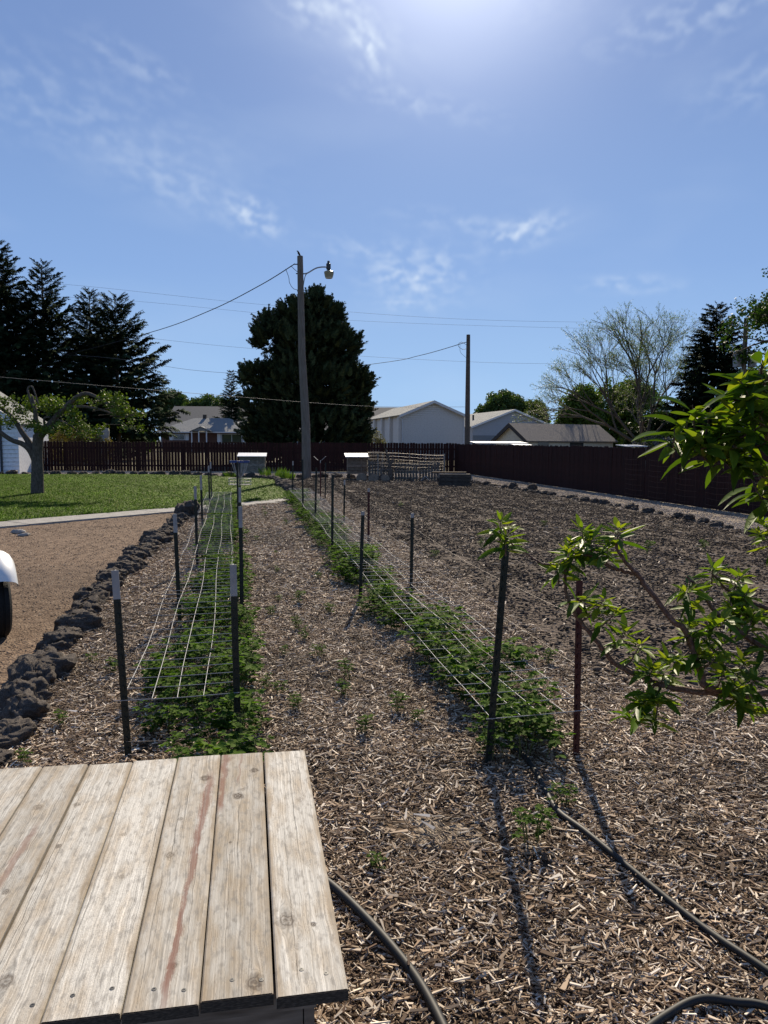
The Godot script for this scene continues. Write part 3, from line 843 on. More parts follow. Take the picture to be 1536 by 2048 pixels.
func make_trellis() -> void:
	var ga := "steel posts on the driveway side of the first berry row"
	var gb := "steel posts on the mulch path side of the first berry row"
	var gc := "steel posts on the mulch path side of the second berry row"
	var gd := "steel posts on the tilled soil side of the second berry row"
	var na := "white tipped dark green steel post on the driveway side of the first berry row"
	var nb := "white tipped dark green steel post on the path side of the first berry row"
	var nc := "dark green steel post on the path side of the second berry row"
	var nd := "dark steel post on the tilled soil side of the second berry row"
	steel_post(Vector3(-1.337, 0, -3.857), 1.03, Vector3(-0.045, 0, 0.0), false, 0.15, "white tipped dark green steel post behind the wooden box, rock border side", ga)
	for p in [[-1.875, -6.866, 1.03, 0.17], [-2.442, -9.84, 1.1, 0.17], [-3.1, -12.9, 1.1, 0.25], [-3.954, -17.17, 1.12, 0.15], [-4.42, -19.4, 1.14, 0.17]]:
		steel_post(Vector3(p[0], 0, p[1]), p[2], Vector3(rng.randf_range(-0.03, 0.0), 0, rng.randf_range(-0.03, 0.03)), false, p[3], na, ga)
	steel_post(Vector3(-0.786, 0, -3.993), 1.04, Vector3(-0.015, 0, 0.0), false, 0.17, "white tipped dark green steel post behind the wooden box, mulch path side", gb)
	for p in [[-1.34, -7.07, 1.08, 0.2], [-1.95, -10.25, 1.06, 0.2], [-2.70, -14.0, 1.3, 0.0]]:
		steel_post(Vector3(p[0], 0, p[1]), p[2], Vector3(rng.randf_range(-0.02, 0.01), 0, rng.randf_range(-0.03, 0.03)), false, p[3], nb, gb)
	steel_post(Vector3(0.543, 0, -3.789), 1.21, Vector3(0.075, 0, 0.0), false, 0.0, "leaning dark green steel post at the end of the second berry row", gc)
	for p in [[-0.247, -7.834, 0.97, 0.04], [-0.733, -10.644, 1.22, 0.0], [-1.328, -14.536, 1.18, 0.0], [-1.792, -16.715, 1.28, 0.0], [-2.555, -21.112, 1.13, 0.12]]:
		steel_post(Vector3(p[0], 0, p[1]), p[2], Vector3(rng.randf_range(-0.01, 0.03), 0, rng.randf_range(-0.03, 0.03)), false, p[3], nc, gc)
	steel_post(Vector3(1.034, 0, -3.918), 0.98, Vector3(-0.01, 0, 0.0), true, 0.0, "red brown steel post under the peach branches", gd)
	steel_post(Vector3(-0.236, 0, -11.589), 0.98, Vector3(0.0, 0, 0.0), true, 0.06, "red brown steel post standing midway along the second berry row", gd)
	steel_post(Vector3(-1.792, 0, -21.34), 1.08, Vector3(0.0, 0, 0.0), true, 0.0, "red brown steel post with a twin winged spinner on top", gd)
	for p in [[0.297, -8.101, 0.93, 0.05], [-0.822, -15.538, 0.9, 0.1], [-1.68, -21.6, 1.07, 0.0]]:
		steel_post(Vector3(p[0], 0, p[1]), p[2], Vector3(rng.randf_range(-0.01, 0.02), 0, rng.randf_range(-0.03, 0.03)), false, p[3], nd, gd)
	# small twin winged spinner
	var sp := thing("garden_spinner", "small pale twin winged spinner on top of a red brown post", "spinner", Vector3(-1.792, 1.08, -21.34))
	var axle := MB.new()
	axle.tube([Vector3(0, -0.01, 0), Vector3(0, 0.07, 0)], [0.012], 6)
	part("axle", axle, M.steel, sp)
	for s in [-1.0, 1.0]:
		var wing := MB.new()
		wing.box(Vector3(s * 0.11 - 0.02, 0.12, 0), Vector3(0.16, 0.012, 0.11), Basis(Vector3.BACK, s * 0.75))
		part("wing", wing, M.white_tip if s > 0 else M.dark_steel, sp)
	# wire panels laid flat over the rows
	var d1 := Vector3(-0.1985, 0, -0.980)
	var d2 := Vector3(-0.180, 0, -0.9837)
	var a1 := Vector3(0.970, 0, -0.243)
	var p0 := Vector3(-1.36, 0, -3.83)
	var labs := ["galvanised wire mesh laid over the first berry row, behind the wooden box", "galvanised wire mesh laid over the first berry row, middle of the row", "galvanised wire mesh laid over the first berry row, at the concrete path"]
	for k in 3:
		wire_panel(p0 + d1 * (5.0 * k), d1, Vector3(0.975, 0, -0.222), 0.57, 4.9 if k < 2 else 5.6, 0.345 + 0.02 * k, 5, labs[k], "wire meshes over the first berry row")
	labs = ["galvanised wire mesh laid over the second berry row, beside the leaning post", "galvanised wire mesh laid over the second berry row, second from the leaning post", "galvanised wire mesh laid over the second berry row, third from the leaning post", "galvanised wire mesh laid over the second berry row, toward the light pole"]
	p0 = Vector3(0.56, 0, -3.76)
	for k in 4:
		wire_panel(p0 + d2 * (4.5 * k), d2, Vector3(0.968, 0, -0.25), 0.56, 4.55, 0.285 + 0.02 * k, 5, labs[k], "wire meshes over the second berry row")
	# single strands stretched between the posts on the soil side, and low strands at the near ends
	var strand := func(pts: Array, label: String) -> void:
		var mb := MB.new()
		mb.tube(smooth(pts, 3), [0.0011], 4)
		tag(part("wire_strand", mb, M.rust_wire, self), label, "wire", "wire strands between the posts")
	strand.call([Vector3(1.03, 0.78, -3.92), Vector3(0.66, 0.74, -6.0), Vector3(0.3, 0.78, -8.1), Vector3(-0.24, 0.76, -11.59), Vector3(-0.82, 0.74, -15.54), Vector3(-1.68, 0.8, -21.6)], "upper thin wire stretched along the soil side of the second berry row")
	strand.call([Vector3(1.03, 0.52, -3.92), Vector3(0.66, 0.5, -6.0), Vector3(0.3, 0.52, -8.1), Vector3(-0.24, 0.5, -11.59), Vector3(-0.82, 0.5, -15.54), Vector3(-1.68, 0.52, -21.6)], "lower thin wire stretched along the soil side of the second berry row")
	strand.call([Vector3(0.56, 0.60, -3.79), Vector3(0.1, 0.58, -5.9), Vector3(-0.25, 0.6, -7.83), Vector3(-0.73, 0.58, -10.64), Vector3(-1.33, 0.56, -14.54)], "thin wire stretched along the path side of the second berry row")
	strand.call([Vector3(-1.34, 0.13, -3.83), Vector3(-1.05, 0.115, -3.9), Vector3(-0.786, 0.13, -3.97)], "low thin wire tied across the two white tipped posts behind the box")

# ---------------------------------------------------------------- plants
func leaf(mb: MB, at: Vector3, dir: Vector3, up: Vector3, l: float, w: float, fold: float, droop: float, segs := 4, wide := 0.4) -> void:
	var t := dir.normalized()
	var s := t.cross(up).normalized()
	var u := s.cross(t)
	var pm := at
	var pl := at
	var pr := at
	var nl := (u - s * fold).normalized()
	var nr := (u + s * fold).normalized()
	for k in range(1, segs + 1):
		var f := float(k) / segs
		var ww := w * 0.5 * (pow(sin(PI * pow(f, log(0.5) / log(wide))), 0.8) if k < segs else 0.0)
		var c := at + t * l * f * (1.0 - 0.12 * f * droop) - Vector3.UP * l * droop * f * f * 0.5
		var m := c - u * fold * ww
		var a := c - s * ww + u * fold * ww * 0.3
		var b := c + s * ww + u * fold * ww * 0.3
		if k == 1:
			mb.tri(at, m, a, u, u, nr); mb.tri(at, b, m, u, nl, u)
		elif k == segs:
			mb.tri(pm, pl, m, u, nr, u); mb.tri(pm, pr, m, u, nl, u)
		else:
			mb.tri(pm, m, a, u, u, nr); mb.tri(pm, a, pl, u, nr, nr)
			mb.tri(pm, m, b, u, u, nl); mb.tri(pm, b, pr, u, nl, nl)
		pm = m; pl = a; pr = b
func berry_plant(called: String, tall: float, canes: int, spread: float, label: String, group: String) -> Node3D:
	var t := thing(called, label, "plant", Vector3(0, -50, 0), 0.0, group)
	var st := MB.new()
	var fo := MB.new()
	for k in canes:
		var a := rng.randf() * TAU
		var root := Vector3(cos(a), 0, sin(a)) * spread * 0.35 * rng.randf()
		var h := tall * rng.randf_range(0.55, 1.1)
		var tip := root + Vector3(cos(a) * spread * rng.randf_range(0.1, 0.6), h, sin(a) * spread * rng.randf_range(0.1, 0.6))
		var mid := root.lerp(tip, 0.5) + Vector3(0, 0.03, 0)
		st.tube([root - Vector3(0, 0.03, 0), mid, tip], [0.003, 0.0025, 0.0015], 4)
		for q in 7:
			var f := 0.25 + 0.75 * q / 6.0
			var p := root.lerp(mid, f * 2.0) if f < 0.5 else mid.lerp(tip, f * 2.0 - 1.0)
			var az := a + q * 2.4 + rng.randf()
			var out := Vector3(cos(az), rng.randf_range(0.1, 0.6), sin(az)).normalized()
			var pl := tall * rng.randf_range(0.16, 0.34) * (1.15 - 0.5 * f)
			var e := p + out * pl
			st.tube([p, e], [0.0013, 0.001], 3, false)
			var g := rng.randf()
			var c := Color(0.038, 0.08, 0.015).lerp(Color(0.09, 0.15, 0.03), g)
			if q >= 5:
				c = c.lerp(Color(0.14, 0.22, 0.04), 0.5)
			var sz := tall * rng.randf_range(0.13, 0.22)
			for m in [0.0, 1.05, -1.05, 2.0, -2.0]:
				if absf(m) > 1.5 and rng.randf() < 0.5:
					continue
				fo.col = c * rng.randf_range(0.85, 1.15)
				var dr := out.rotated(Vector3.UP, m)
				dr.y = rng.randf_range(-0.15, 0.25)
				leaf(fo, e - out * (0.0 if absf(m) < 1.5 else pl * 0.2), dr, Vector3.UP + Vector3(rng.randf_range(-0.4, 0.4), 0, rng.randf_range(-0.4, 0.4)), sz * (1.0 if m == 0.0 else 0.8), sz * 0.58, 0.35, rng.randf_range(0.1, 0.5), 4, 0.42)
	part("stems", st, M.stem, t)
	part("foliage", fo, M.berry, t).set_meta("kind", "stuff")
	return t
func make_plants() -> void:
	var l1 := ["leafy green berry plant under the driveway row's wire mesh nearest the wooden box", "leafy green berry plant under the driveway row's middle wire mesh", "leafy green berry plant under the driveway row's wire mesh at the concrete path"]
	var l2 := ["leafy green berry plant under the soil side row's wire mesh at the leaning post", "leafy green berry plant under the soil side row's second wire mesh from the leaning post", "leafy green berry plant under the soil side row's third wire mesh from the leaning post", "leafy green berry plant under the soil side row's last wire mesh toward the light pole"]
	var g1 := "berry plants in the first row"
	var g2 := "berry plants in the second row"
	var kinds := []
	for k in 6:
		kinds.append(berry_plant("berry_plant", [0.3, 0.34, 0.26, 0.32, 0.24, 0.3][k], [9, 10, 8, 11, 7, 9][k], 0.26, l1[0], g1))
	var count := [0]
	var place := func(at: Vector3, label: String, group: String, s: float) -> void:
		var o: Node3D
		if count[0] < kinds.size():
			o = kinds[count[0]]
			o.position = at
			o.rotation.y = rng.randf() * TAU
		else:
			o = copy(kinds[rng.randi() % kinds.size()], at, rng.randf() * TAU)
		o.scale = Vector3.ONE * s
		o.set_meta("label", label); o.set_meta("group", group)
		count[0] += 1
	var seen := 0
	for row in 2:
		var d: float = 3.35 if row == 0 else 3.98
		var far: float = 19.2 if row == 0 else 22.5
		while d < far:
			for s in [-1.0, 0.0, 1.0]:
				var gapn := patches.get_noise_2d(d * 40.0 + row * 900.0, s * 60.0)
				if gapn < (-0.22 if row == 0 else -0.16) or rng.randf() < (0.14 if row == 0 else 0.18):
					continue
				var p: Vector3
				if row == 0:
					p = Vector3(-1.06 - 0.2025 * (d - 3.9), 0.0, -d) + RGT * (s * 0.19 + rng.randf_range(-0.07, 0.07) + 0.09)
				else:
					p = Vector3(0.74 - 0.183 * (d - 3.8), 0.0, -d) + RGT * (s * 0.19 + rng.randf_range(-0.07, 0.07) + 0.0)
				p.z += rng.randf_range(-0.1, 0.1)
				p.y = hill(p.x, p.z, 0.028)
				var s0 := rng.randf_range(0.6, 1.2) * (0.86 if row == 0 else (0.98 if d < 7.5 else 0.85))
				var part_of := clampi(int((d - 3.9) / (5.0 if row == 0 else 4.5)), 0, 2 if row == 0 else 3)
				var lb: String = l1[part_of] if row == 0 else l2[part_of]
				if row == 0 and d < 3.9:
					lb = "leafy green berry plant between the wooden box and the white tipped posts"
				place.call(p, lb, g1 if row == 0 else g2, s0)
				seen += 1
			d += 0.29 if row == 0 else 0.3
	# seedlings and weeds in the mulch and soil
	var wl := "small green weed seedling in the mulch path between the two berry rows"
	var wg := "weed seedlings in the mulch"
	var weed_kinds := []
	for k in 3:
		weed_kinds.append(berry_plant("weed_seedling", [0.15, 0.12, 0.17][k], [4, 5, 3][k], 0.1, wl, wg))
	var w := [[-1.88, -4.32], [-1.87, -3.77], [-1.50, -5.62], [-0.78, -5.76], [-0.23, -5.22], [0.08, -4.59], [0.18, -4.38], [-0.90, -7.63], [-1.35, -9.50], [-0.74, -6.61], [-1.07, -7.74], [-1.05, -7.08], [-1.21, -6.88], [-0.25, -4.86], [-0.52, -4.58], [-0.13, -4.19], [-2.19, -5.54], [-1.92, -5.31], [-0.80, -4.95], [1.06, -5.66], [1.22, -5.60], [-2.15, -12.55], [-0.76, -9.00], [-0.83, -4.58], [-0.68, -4.85], [-0.49, -5.77], [0.74, -10.78], [-0.95, -5.3], [-0.65, -6.2], [-1.6, -11.0], [-0.55, -7.2], [-2.6, -16.5], [-2.9, -18.2], [-1.9, -14.8]]
	for k in w.size():
		var at := Vector3(w[k][0], hill(w[k][0], w[k][1], 0.028), w[k][1])
		var o: Node3D = weed_kinds[k] if k < 3 else copy(weed_kinds[rng.randi() % 3], at, rng.randf() * TAU)
		o.position = at
		o.scale = Vector3.ONE * rng.randf_range(0.55, 1.05)
		var mid_x: float = -1.3 - 0.2 * (-w[k][1] - 3.9)
		o.set_meta("label", "small green weed seedling in the mulch between the lava rocks and first berry row" if w[k][0] < mid_x else ("small green weed seedling in the mulch on the soil side of the second berry row" if w[k][0] > 0.8 - 0.18 * (-w[k][1] - 3.9) else wl))
	for q in [[0.63, -3.07, 1.25, "bushy green weed growing between the black hose and the stump"], [0.85, -3.38, 0.9, "small green weed touching the black hose below the red brown post"], [-0.04, -2.82, 0.55, "tiny green sprout in the mulch beside the wooden box"]]:
		var o := copy(weed_kinds[1], Vector3(q[0], hill(q[0], q[1], 0.028), q[1]), rng.randf() * TAU, q[3])
		o.scale = Vector3.ONE * q[2]
		o.remove_meta("group")
	for q in [[1.51, -11.81], [4.98, -11.67], [0.4, -19.1], [3.95, -11.38], [3.2, -15.0], [2.4, -9.4]]:
		var o := copy(weed_kinds[rng.randi() % 3], Vector3(q[0], hill(q[0], q[1], 0.04), q[1]), rng.randf() * TAU, "small green weed growing in the tilled soil")
		o.scale = Vector3.ONE * rng.randf_range(0.9, 1.6)
		o.set_meta("group", "weeds in the tilled soil")
	# strap-leaved clumps by the hutch
	for q in [[-4.95, -33.9, 1.0, "tall clump of strap leaved plants beside the grey hutch"], [-6.9, -34.4, 0.55, "low clump of strap leaved plants behind the disc basket"], [-4.3, -33.3, 0.6, "small clump of strap leaved plants by the rock heap"]]:
		var t := thing("iris_clump", q[3], "plant", Vector3(q[0], 0.0, q[1]))
		var mb := MB.new()
		for k in 110:
			var a := rng.randf() * TAU
			var r: float = 0.6 * q[2] * sqrt(rng.randf())
			mb.col = Color(0.06, 0.12, 0.022).lerp(Color(0.16, 0.23, 0.05), rng.randf())
			leaf(mb, Vector3(cos(a) * r, 0, sin(a) * r), Vector3(cos(a) * 0.35, 1, sin(a) * 0.35), Vector3(sin(a), 0.3, -cos(a)), 0.62 * q[2] * rng.randf_range(0.6, 1.1), 0.035, 0.2, 0.2, 4, 0.4)
		part("foliage", mb, M.leaf, t).set_meta("kind", "stuff")

# ---------------------------------------------------------------- peach tree
func peach_leaf_mesh(l: float, w: float, droop: float, c: Color) -> ArrayMesh:
	var mb := MB.new()
	mb.col = c
	mb.tube([Vector3.ZERO, Vector3(0, 0, 0.012)], [0.0013, 0.0011], 3, false)
	leaf(mb, Vector3(0, 0, 0.01), Vector3(0, 0.1, 1), Vector3.UP, l, w, 0.42, droop, 6, 0.42)
	return mb.mesh(M.peach)
func look_basis(dir: Vector3, roll: float) -> Basis:
	var z := dir.normalized()
	var x := Vector3.UP.cross(z)
	if x.length() < 0.1:
		x = Vector3.RIGHT
	x = x.normalized()
	return Basis(x, z.cross(x), z) * Basis(Vector3.BACK, roll)
func make_peach() -> void:
	var t := thing("peach_tree", "young peach tree with glossy lance shaped leaves reaching over the red brown post", "tree", Vector3(1.72, 0, -2.77))
	var o := t.position
	var limbs := [
		[[[1.72, -0.1, -2.77], [1.70, 0.3, -2.77], [1.64, 0.76, -2.77], [1.64, 0.96, -2.73], [1.654, 1.115, -2.652]], 0.055, 0.032, "trunk"],
		[[[1.638, 0.764, -2.769], [1.521, 0.795, -2.761], [1.357, 0.772, -2.730], [1.186, 0.795, -2.691], [1.053, 0.811, -2.691], [0.967, 0.834, -2.730], [0.866, 0.881, -2.730], [0.788, 0.967, -2.730], [0.718, 1.053, -2.769], [0.679, 1.138, -2.769], [0.671, 1.216, -2.769], [0.679, 1.271, -2.769]], 0.0155, 0.0045, "limb"],
		[[[1.357, 0.772, -2.730], [1.162, 0.826, -2.652], [1.139, 0.873, -2.652], [1.076, 1.029, -2.652], [1.030, 1.068, -2.652], [0.936, 1.193, -2.691], [0.913, 1.224, -2.691], [0.881, 1.232, -2.730], [0.827, 1.248, -2.730], [0.741, 1.287, -2.769], [0.624, 1.240, -2.808], [0.499, 1.302, -2.886], [0.452, 1.349, -2.925]], 0.014, 0.0025, "limb"],
		[[[0.913, 1.224, -2.691], [0.858, 1.279, -2.691], [0.827, 1.341, -2.691]], 0.009, 0.004, "twig"],
		[[[1.638, 0.842, -2.769], [1.576, 0.865, -2.808], [1.381, 0.959, -2.730], [1.248, 1.053, -2.730], [1.154, 1.162, -2.730], [1.100, 1.216, -2.730]], 0.016, 0.004, "limb"],
		[[[1.646, 0.998, -2.714], [1.560, 1.037, -2.730], [1.451, 1.076, -2.808], [1.357, 1.115, -2.886], [1.264, 1.193, -2.886]], 0.014, 0.004, "limb"],
		[[[1.654, 1.092, -2.668], [1.451, 1.263, -2.496], [1.147, 1.521, -2.184], [0.991, 1.638, -2.028], [0.858, 1.708, -1.950], [0.772, 1.700, -1.950]], 0.019, 0.003, "limb"],
		[[[1.147, 1.521, -2.184], [1.037, 1.684, -2.028], [0.944, 1.794, -1.950], [0.959, 1.895, -1.950]], 0.014, 0.004, "limb"]]
	var skeleton := []
	for l in limbs:
		var pts := smooth(pts3(l[0]), 5)
		for k in pts.size():
			pts[k] = pts[k] - o + Vector3(rng.randf_range(-1, 1), rng.randf_range(-1, 1), rng.randf_range(-1, 1)) * 0.003
			if l[3] != "trunk":
				skeleton.append(pts[k])
		var mb := MB.new()
		mb.tube(pts, taper(pts.size(), l[1], l[2]), 8)
		part(l[3], mb, M.peach_bark, t)
	var near := [[0.741, 1.700, -1.950], [0.772, 1.723, -1.950], [0.796, 1.684, -1.911], [0.827, 1.755, -1.950], [0.842, 1.716, -1.911], [0.850, 1.684, -1.872], [0.889, 1.770, -1.911], [0.897, 1.723, -1.872], [0.920, 1.692, -1.872], [0.889, 1.809, -1.872], [0.928, 1.848, -1.872], [0.897, 1.840, -1.911], [0.920, 1.770, -1.872], [0.858, 1.653, -1.911], [0.905, 1.638, -1.872], [0.936, 1.614, -1.872], [0.819, 1.661, -1.950], [0.959, 1.575, -1.950], [0.991, 1.552, -1.950], [0.936, 1.879, -1.911], [0.850, 1.684, -1.950], [0.905, 1.731, -1.950], [0.788, 1.762, -1.950], [0.889, 1.809, -1.950]]
	var low := [[0.452, 1.357, -2.925], [0.468, 1.302, -2.886], [0.679, 1.263, -2.769], [0.741, 1.341, -2.808], [0.764, 1.310, -2.769], [0.835, 1.357, -2.691], [0.811, 1.287, -2.730], [0.647, 1.216, -2.769], [0.718, 1.294, -2.808], [0.725, 1.107, -2.769], [0.788, 1.099, -2.730], [0.827, 1.053, -2.730], [0.874, 0.982, -2.730], [0.928, 0.928, -2.730], [0.967, 0.858, -2.691], [1.014, 0.842, -2.691], [0.944, 0.772, -2.652], [0.983, 0.709, -2.652], [0.913, 0.717, -2.652], [0.983, 0.787, -2.652], [1.092, 1.170, -2.691], [1.115, 1.115, -2.691], [1.084, 1.014, -2.652], [1.147, 1.029, -2.652], [1.186, 0.959, -2.652], [1.123, 0.943, -2.652], [1.053, 0.928, -2.652], [1.217, 1.060, -2.691], [1.147, 0.920, -2.613], [1.264, 1.185, -2.886], [1.357, 1.154, -2.886], [1.357, 1.115, -2.808], [1.396, 1.053, -2.808], [1.303, 1.084, -2.808], [1.342, 1.029, -2.730], [1.334, 1.060, -2.808], [1.279, 0.889, -2.652], [1.318, 0.834, -2.652], [1.248, 0.811, -2.652], [1.318, 0.741, -2.652], [1.209, 0.850, -2.652], [1.279, 0.772, -2.652], [1.373, 0.967, -2.652], [1.303, 1.365, -2.574], [1.310, 1.404, -2.574]]
	var kinds := []
	for k in 7:
		kinds.append(peach_leaf_mesh([0.1, 0.11, 0.092, 0.115, 0.08, 0.105, 0.07][k], [0.029, 0.027, 0.026, 0.031, 0.026, 0.025, 0.022][k], [0.35, 0.7, 0.15, 0.9, 0.5, 1.1, 0.0][k], [Color(0.065, 0.13, 0.018), Color(0.09, 0.165, 0.022), Color(0.135, 0.215, 0.028), Color(0.075, 0.145, 0.02), Color(0.18, 0.25, 0.034), Color(0.055, 0.11, 0.017), Color(0.22, 0.275, 0.04)][k]))
	var twigs := MB.new()
	var rest := [[], [], [], [], [], [], []]
	var made := 0
	for c in near + low:
		var p := Vector3(c[0], c[1], c[2]) - o
		var root: Vector3 = skeleton[0]
		for s in skeleton:
			if s.distance_squared_to(p) < root.distance_squared_to(p):
				root = s
		var upper: bool = c[1] > 1.505
		if root.distance_to(p) < 0.03:
			root = p - Vector3(0, 0.04, 0)
		var axis := (p - root).normalized()
		var tip := p + (axis + Vector3(0, 0.5, 0)).normalized() * 0.034
		twigs.tube([root, root.lerp(p, 0.6) - Vector3(0, 0.008, 0), p, tip], [0.0038, 0.003, 0.0024, 0.0012], 5)
		for q in (12 if upper else 18):
			var f := q / 14.0
			var at := p.lerp(tip, clampf(f * 1.6 - 0.6, 0, 1)) if f > 0.4 else root.lerp(p, 0.55 + f)
			var az := q * 2.4 + rng.randf_range(-0.4, 0.4)
			var d := Vector3(cos(az), rng.randf_range(-0.95, 0.35) + f * 0.8, sin(az)).normalized()
			var kind: int = rng.randi() % 7 if f < 0.75 else [2, 4, 6][rng.randi() % 3]
			var xf := Transform3D(look_basis(d, rng.randf_range(-0.6, 0.6)).scaled(Vector3.ONE * rng.randf_range(0.6, 1.15) * (1.0 if f < 0.8 else 0.75)), at)
			if upper and made < 296:
				var lf := put("leaf", kinds[kind], t)
				lf.transform = xf
				made += 1
			else:
				rest[kind].append([xf, Color(1, 1, 1)])
	part("twigs", twigs, M.peach_bark, t)
	for k in 7:
		many("foliage", kinds[k], rest[k], t)

# ---------------------------------------------------------------- trees
func spray_mesh(l: float, w: float, c0: Color, c1: Color, sd: int) -> ArrayMesh:   # a needled branchlet along +z
	var mb := MB.new()
	var r := RandomNumberGenerator.new()
	r.seed = sd
	for k in 11:
		var f := k / 10.0
		var p := Vector3(0, -0.12 * l * f * f, l * 0.85 * f)
		for s in [-1.0, 1.0]:
			mb.col = c0.lerp(c1, r.randf())
			var d := Vector3(s * r.randf_range(0.5, 1.0), r.randf_range(-0.7, 0.35), r.randf_range(0.4, 1.0)).normalized() * w * (1.15 - 0.75 * f) * r.randf_range(0.7, 1.2)
			var q := Vector3(0, r.randf_range(0.5, 1.0), 0.5).normalized().cross(d).normalized() * w * 0.16
			var nn := Vector3(s * 0.3, 1, 0.2).normalized()
			mb.tri(p - q, p + q, p + d, nn, nn, nn)
			mb.tri(p + d * 0.35 - q * 1.5, p + d * 0.45 + q * 1.5, p + d * 1.1 - Vector3(0, w * 0.2, 0), nn, nn, nn)
	mb.tri(Vector3(-0.02, 0, 0), Vector3(0.02, 0, 0), Vector3(0, -0.1 * l, l), Vector3.UP, Vector3.UP, Vector3.UP)
	return mb.mesh(M.spruce)
func conifer(called: String, label: String, at: Vector3, h: float, rad: float, step: float, sprays: Array, dens: float, crown_low: float, lift: float, sd: int, tint := 1.0, group := "") -> void:
	rng.seed = sd
	var t := thing(called, label, "tree", at, 0.0, group)
	var trunk := MB.new()
	trunk.tube([Vector3(0, -0.3, 0), Vector3(0, h * 0.5, 0), Vector3(0, h * 0.98, 0)], [h * 0.017, h * 0.011, 0.02], 7)
	part("trunk", trunk, M.bark, t)
	var br := MB.new()
	var places := []
	for k in sprays.size():
		places.append([])
	var y := h * crown_low
	while y < h * 0.985:
		var f := (y / h - crown_low) / (1.0 - crown_low)
		var reach := rad * pow(1.0 - f, 0.82) * (1.0 if f > 0.1 else 0.75 + 2.5 * f) + 0.12
		var nb := int(lerpf(8.0, 5.0, f))
		var a0 := rng.randf() * TAU
		for b in nb:
			var a := a0 + TAU * (b + rng.randf_range(-0.3, 0.3)) / nb
			var len_b := reach * rng.randf_range(0.72, 1.14)
			var d := Vector3(cos(a), 0, sin(a))
			var slope := lerpf(-0.25, 0.95, pow(f, 1.2)) * lift
			var pts := []
			for s in 5:
				var q := s / 4.0
				pts.append(Vector3(0, y, 0) + d * len_b * q + Vector3.UP * len_b * (slope * q + 0.28 * lift * (q * q - q * 0.55)))
			br.tube(pts, taper(5, 0.012 + len_b * 0.010, 0.006), 3, false)
			var n := int(maxf(3.0, len_b * dens))
			for s in n:
				var q := 0.12 + 0.88 * (s + rng.randf()) / n
				var seg := mini(3, int(q * 4))
				var p: Vector3 = pts[seg].lerp(pts[seg + 1], q * 4 - seg)
				var along: Vector3 = (pts[seg + 1] - pts[seg]).normalized()
				var side := along.cross(Vector3.UP).normalized() * (1.0 if s % 2 == 0 else -1.0)
				var dir := (along * rng.randf_range(0.5, 1.2) + side * rng.randf_range(0.2, 1.0) * (1.0 - q * 0.7) + Vector3.DOWN * rng.randf_range(-0.2, 0.55) * (1.0 - f * 0.6)).normalized()
				var sc := (0.55 + 0.5 * minf(1.0, len_b / 2.5)) * rng.randf_range(0.75, 1.2)
				var v := rng.randf_range(0.7, 1.25) * tint
				places[rng.randi() % places.size()].append([Transform3D(look_basis(dir, rng.randf_range(-0.6, 0.6)).scaled(Vector3.ONE * sc), p), Color(v, v, v)])
		y += step * rng.randf_range(0.8, 1.2)
	part("branches", br, M.bark, t)
	for k in sprays.size():
		many("crown", sprays[k], places[k], t)
func leaf_clump(count: int, radius: float, size: float, c0: Color, c1: Color, m: Material) -> ArrayMesh:
	var mb := MB.new()
	for k in count:
		var d := Vector3(rng.randfn(), rng.randfn(), rng.randfn()).normalized()
		var p := d * radius * pow(rng.randf(), 0.5)
		var u := Vector3(rng.randfn(), rng.randfn() + 0.6, rng.randfn()).normalized()
		var a := u.cross(d + Vector3(0.1, 0, 0.2)).normalized() * size * rng.randf_range(0.7, 1.2)
		var b := u.cross(a).normalized() * size * 0.5
		mb.col = c0.lerp(c1, rng.randf())
		mb.tri(p - a, p + b, p + a, u, u, u)
		mb.tri(p - a, p + a, p - b, u, u, u)
	return mb.mesh(m)
func grow(mb: MB, tips: Array, p: Vector3, d: Vector3, l: float, r: float, level: int, spread: float, up: float, kids := 3) -> void:
	var pts := [p]
	var dir := d
	var q := p
	for k in 3:
		dir = (dir + Vector3(rng.randf_range(-1, 1), rng.randf_range(-0.6, 1) * up, rng.randf_range(-1, 1)) * 0.16).normalized()
		q = q + dir * l / 3.0
		pts.append(q)
	mb.tube(pts, taper(4, r, r * 0.62), 6 if level > 2 else 4, false)
	if level <= 2:
		tips.append([pts[2], dir])
	if level == 0:
		tips.append([q, dir])
		return
	for k in kids:
		var a := TAU * (k + rng.randf()) / kids
		var s := dir.cross(Vector3.UP if absf(dir.y) < 0.9 else Vector3.RIGHT).normalized().rotated(dir, a)
		var nd := (dir + s * spread * rng.randf_range(0.5, 1.2) + Vector3.UP * up * 0.15).normalized()
		var from: Vector3 = pts[3] if k == 0 else pts[2].lerp(pts[3], rng.randf())
		grow(mb, tips, from, nd, l * rng.randf_range(0.66, 0.88), r * (0.66 if k == 0 else 0.52), level - 1, spread, up, kids)
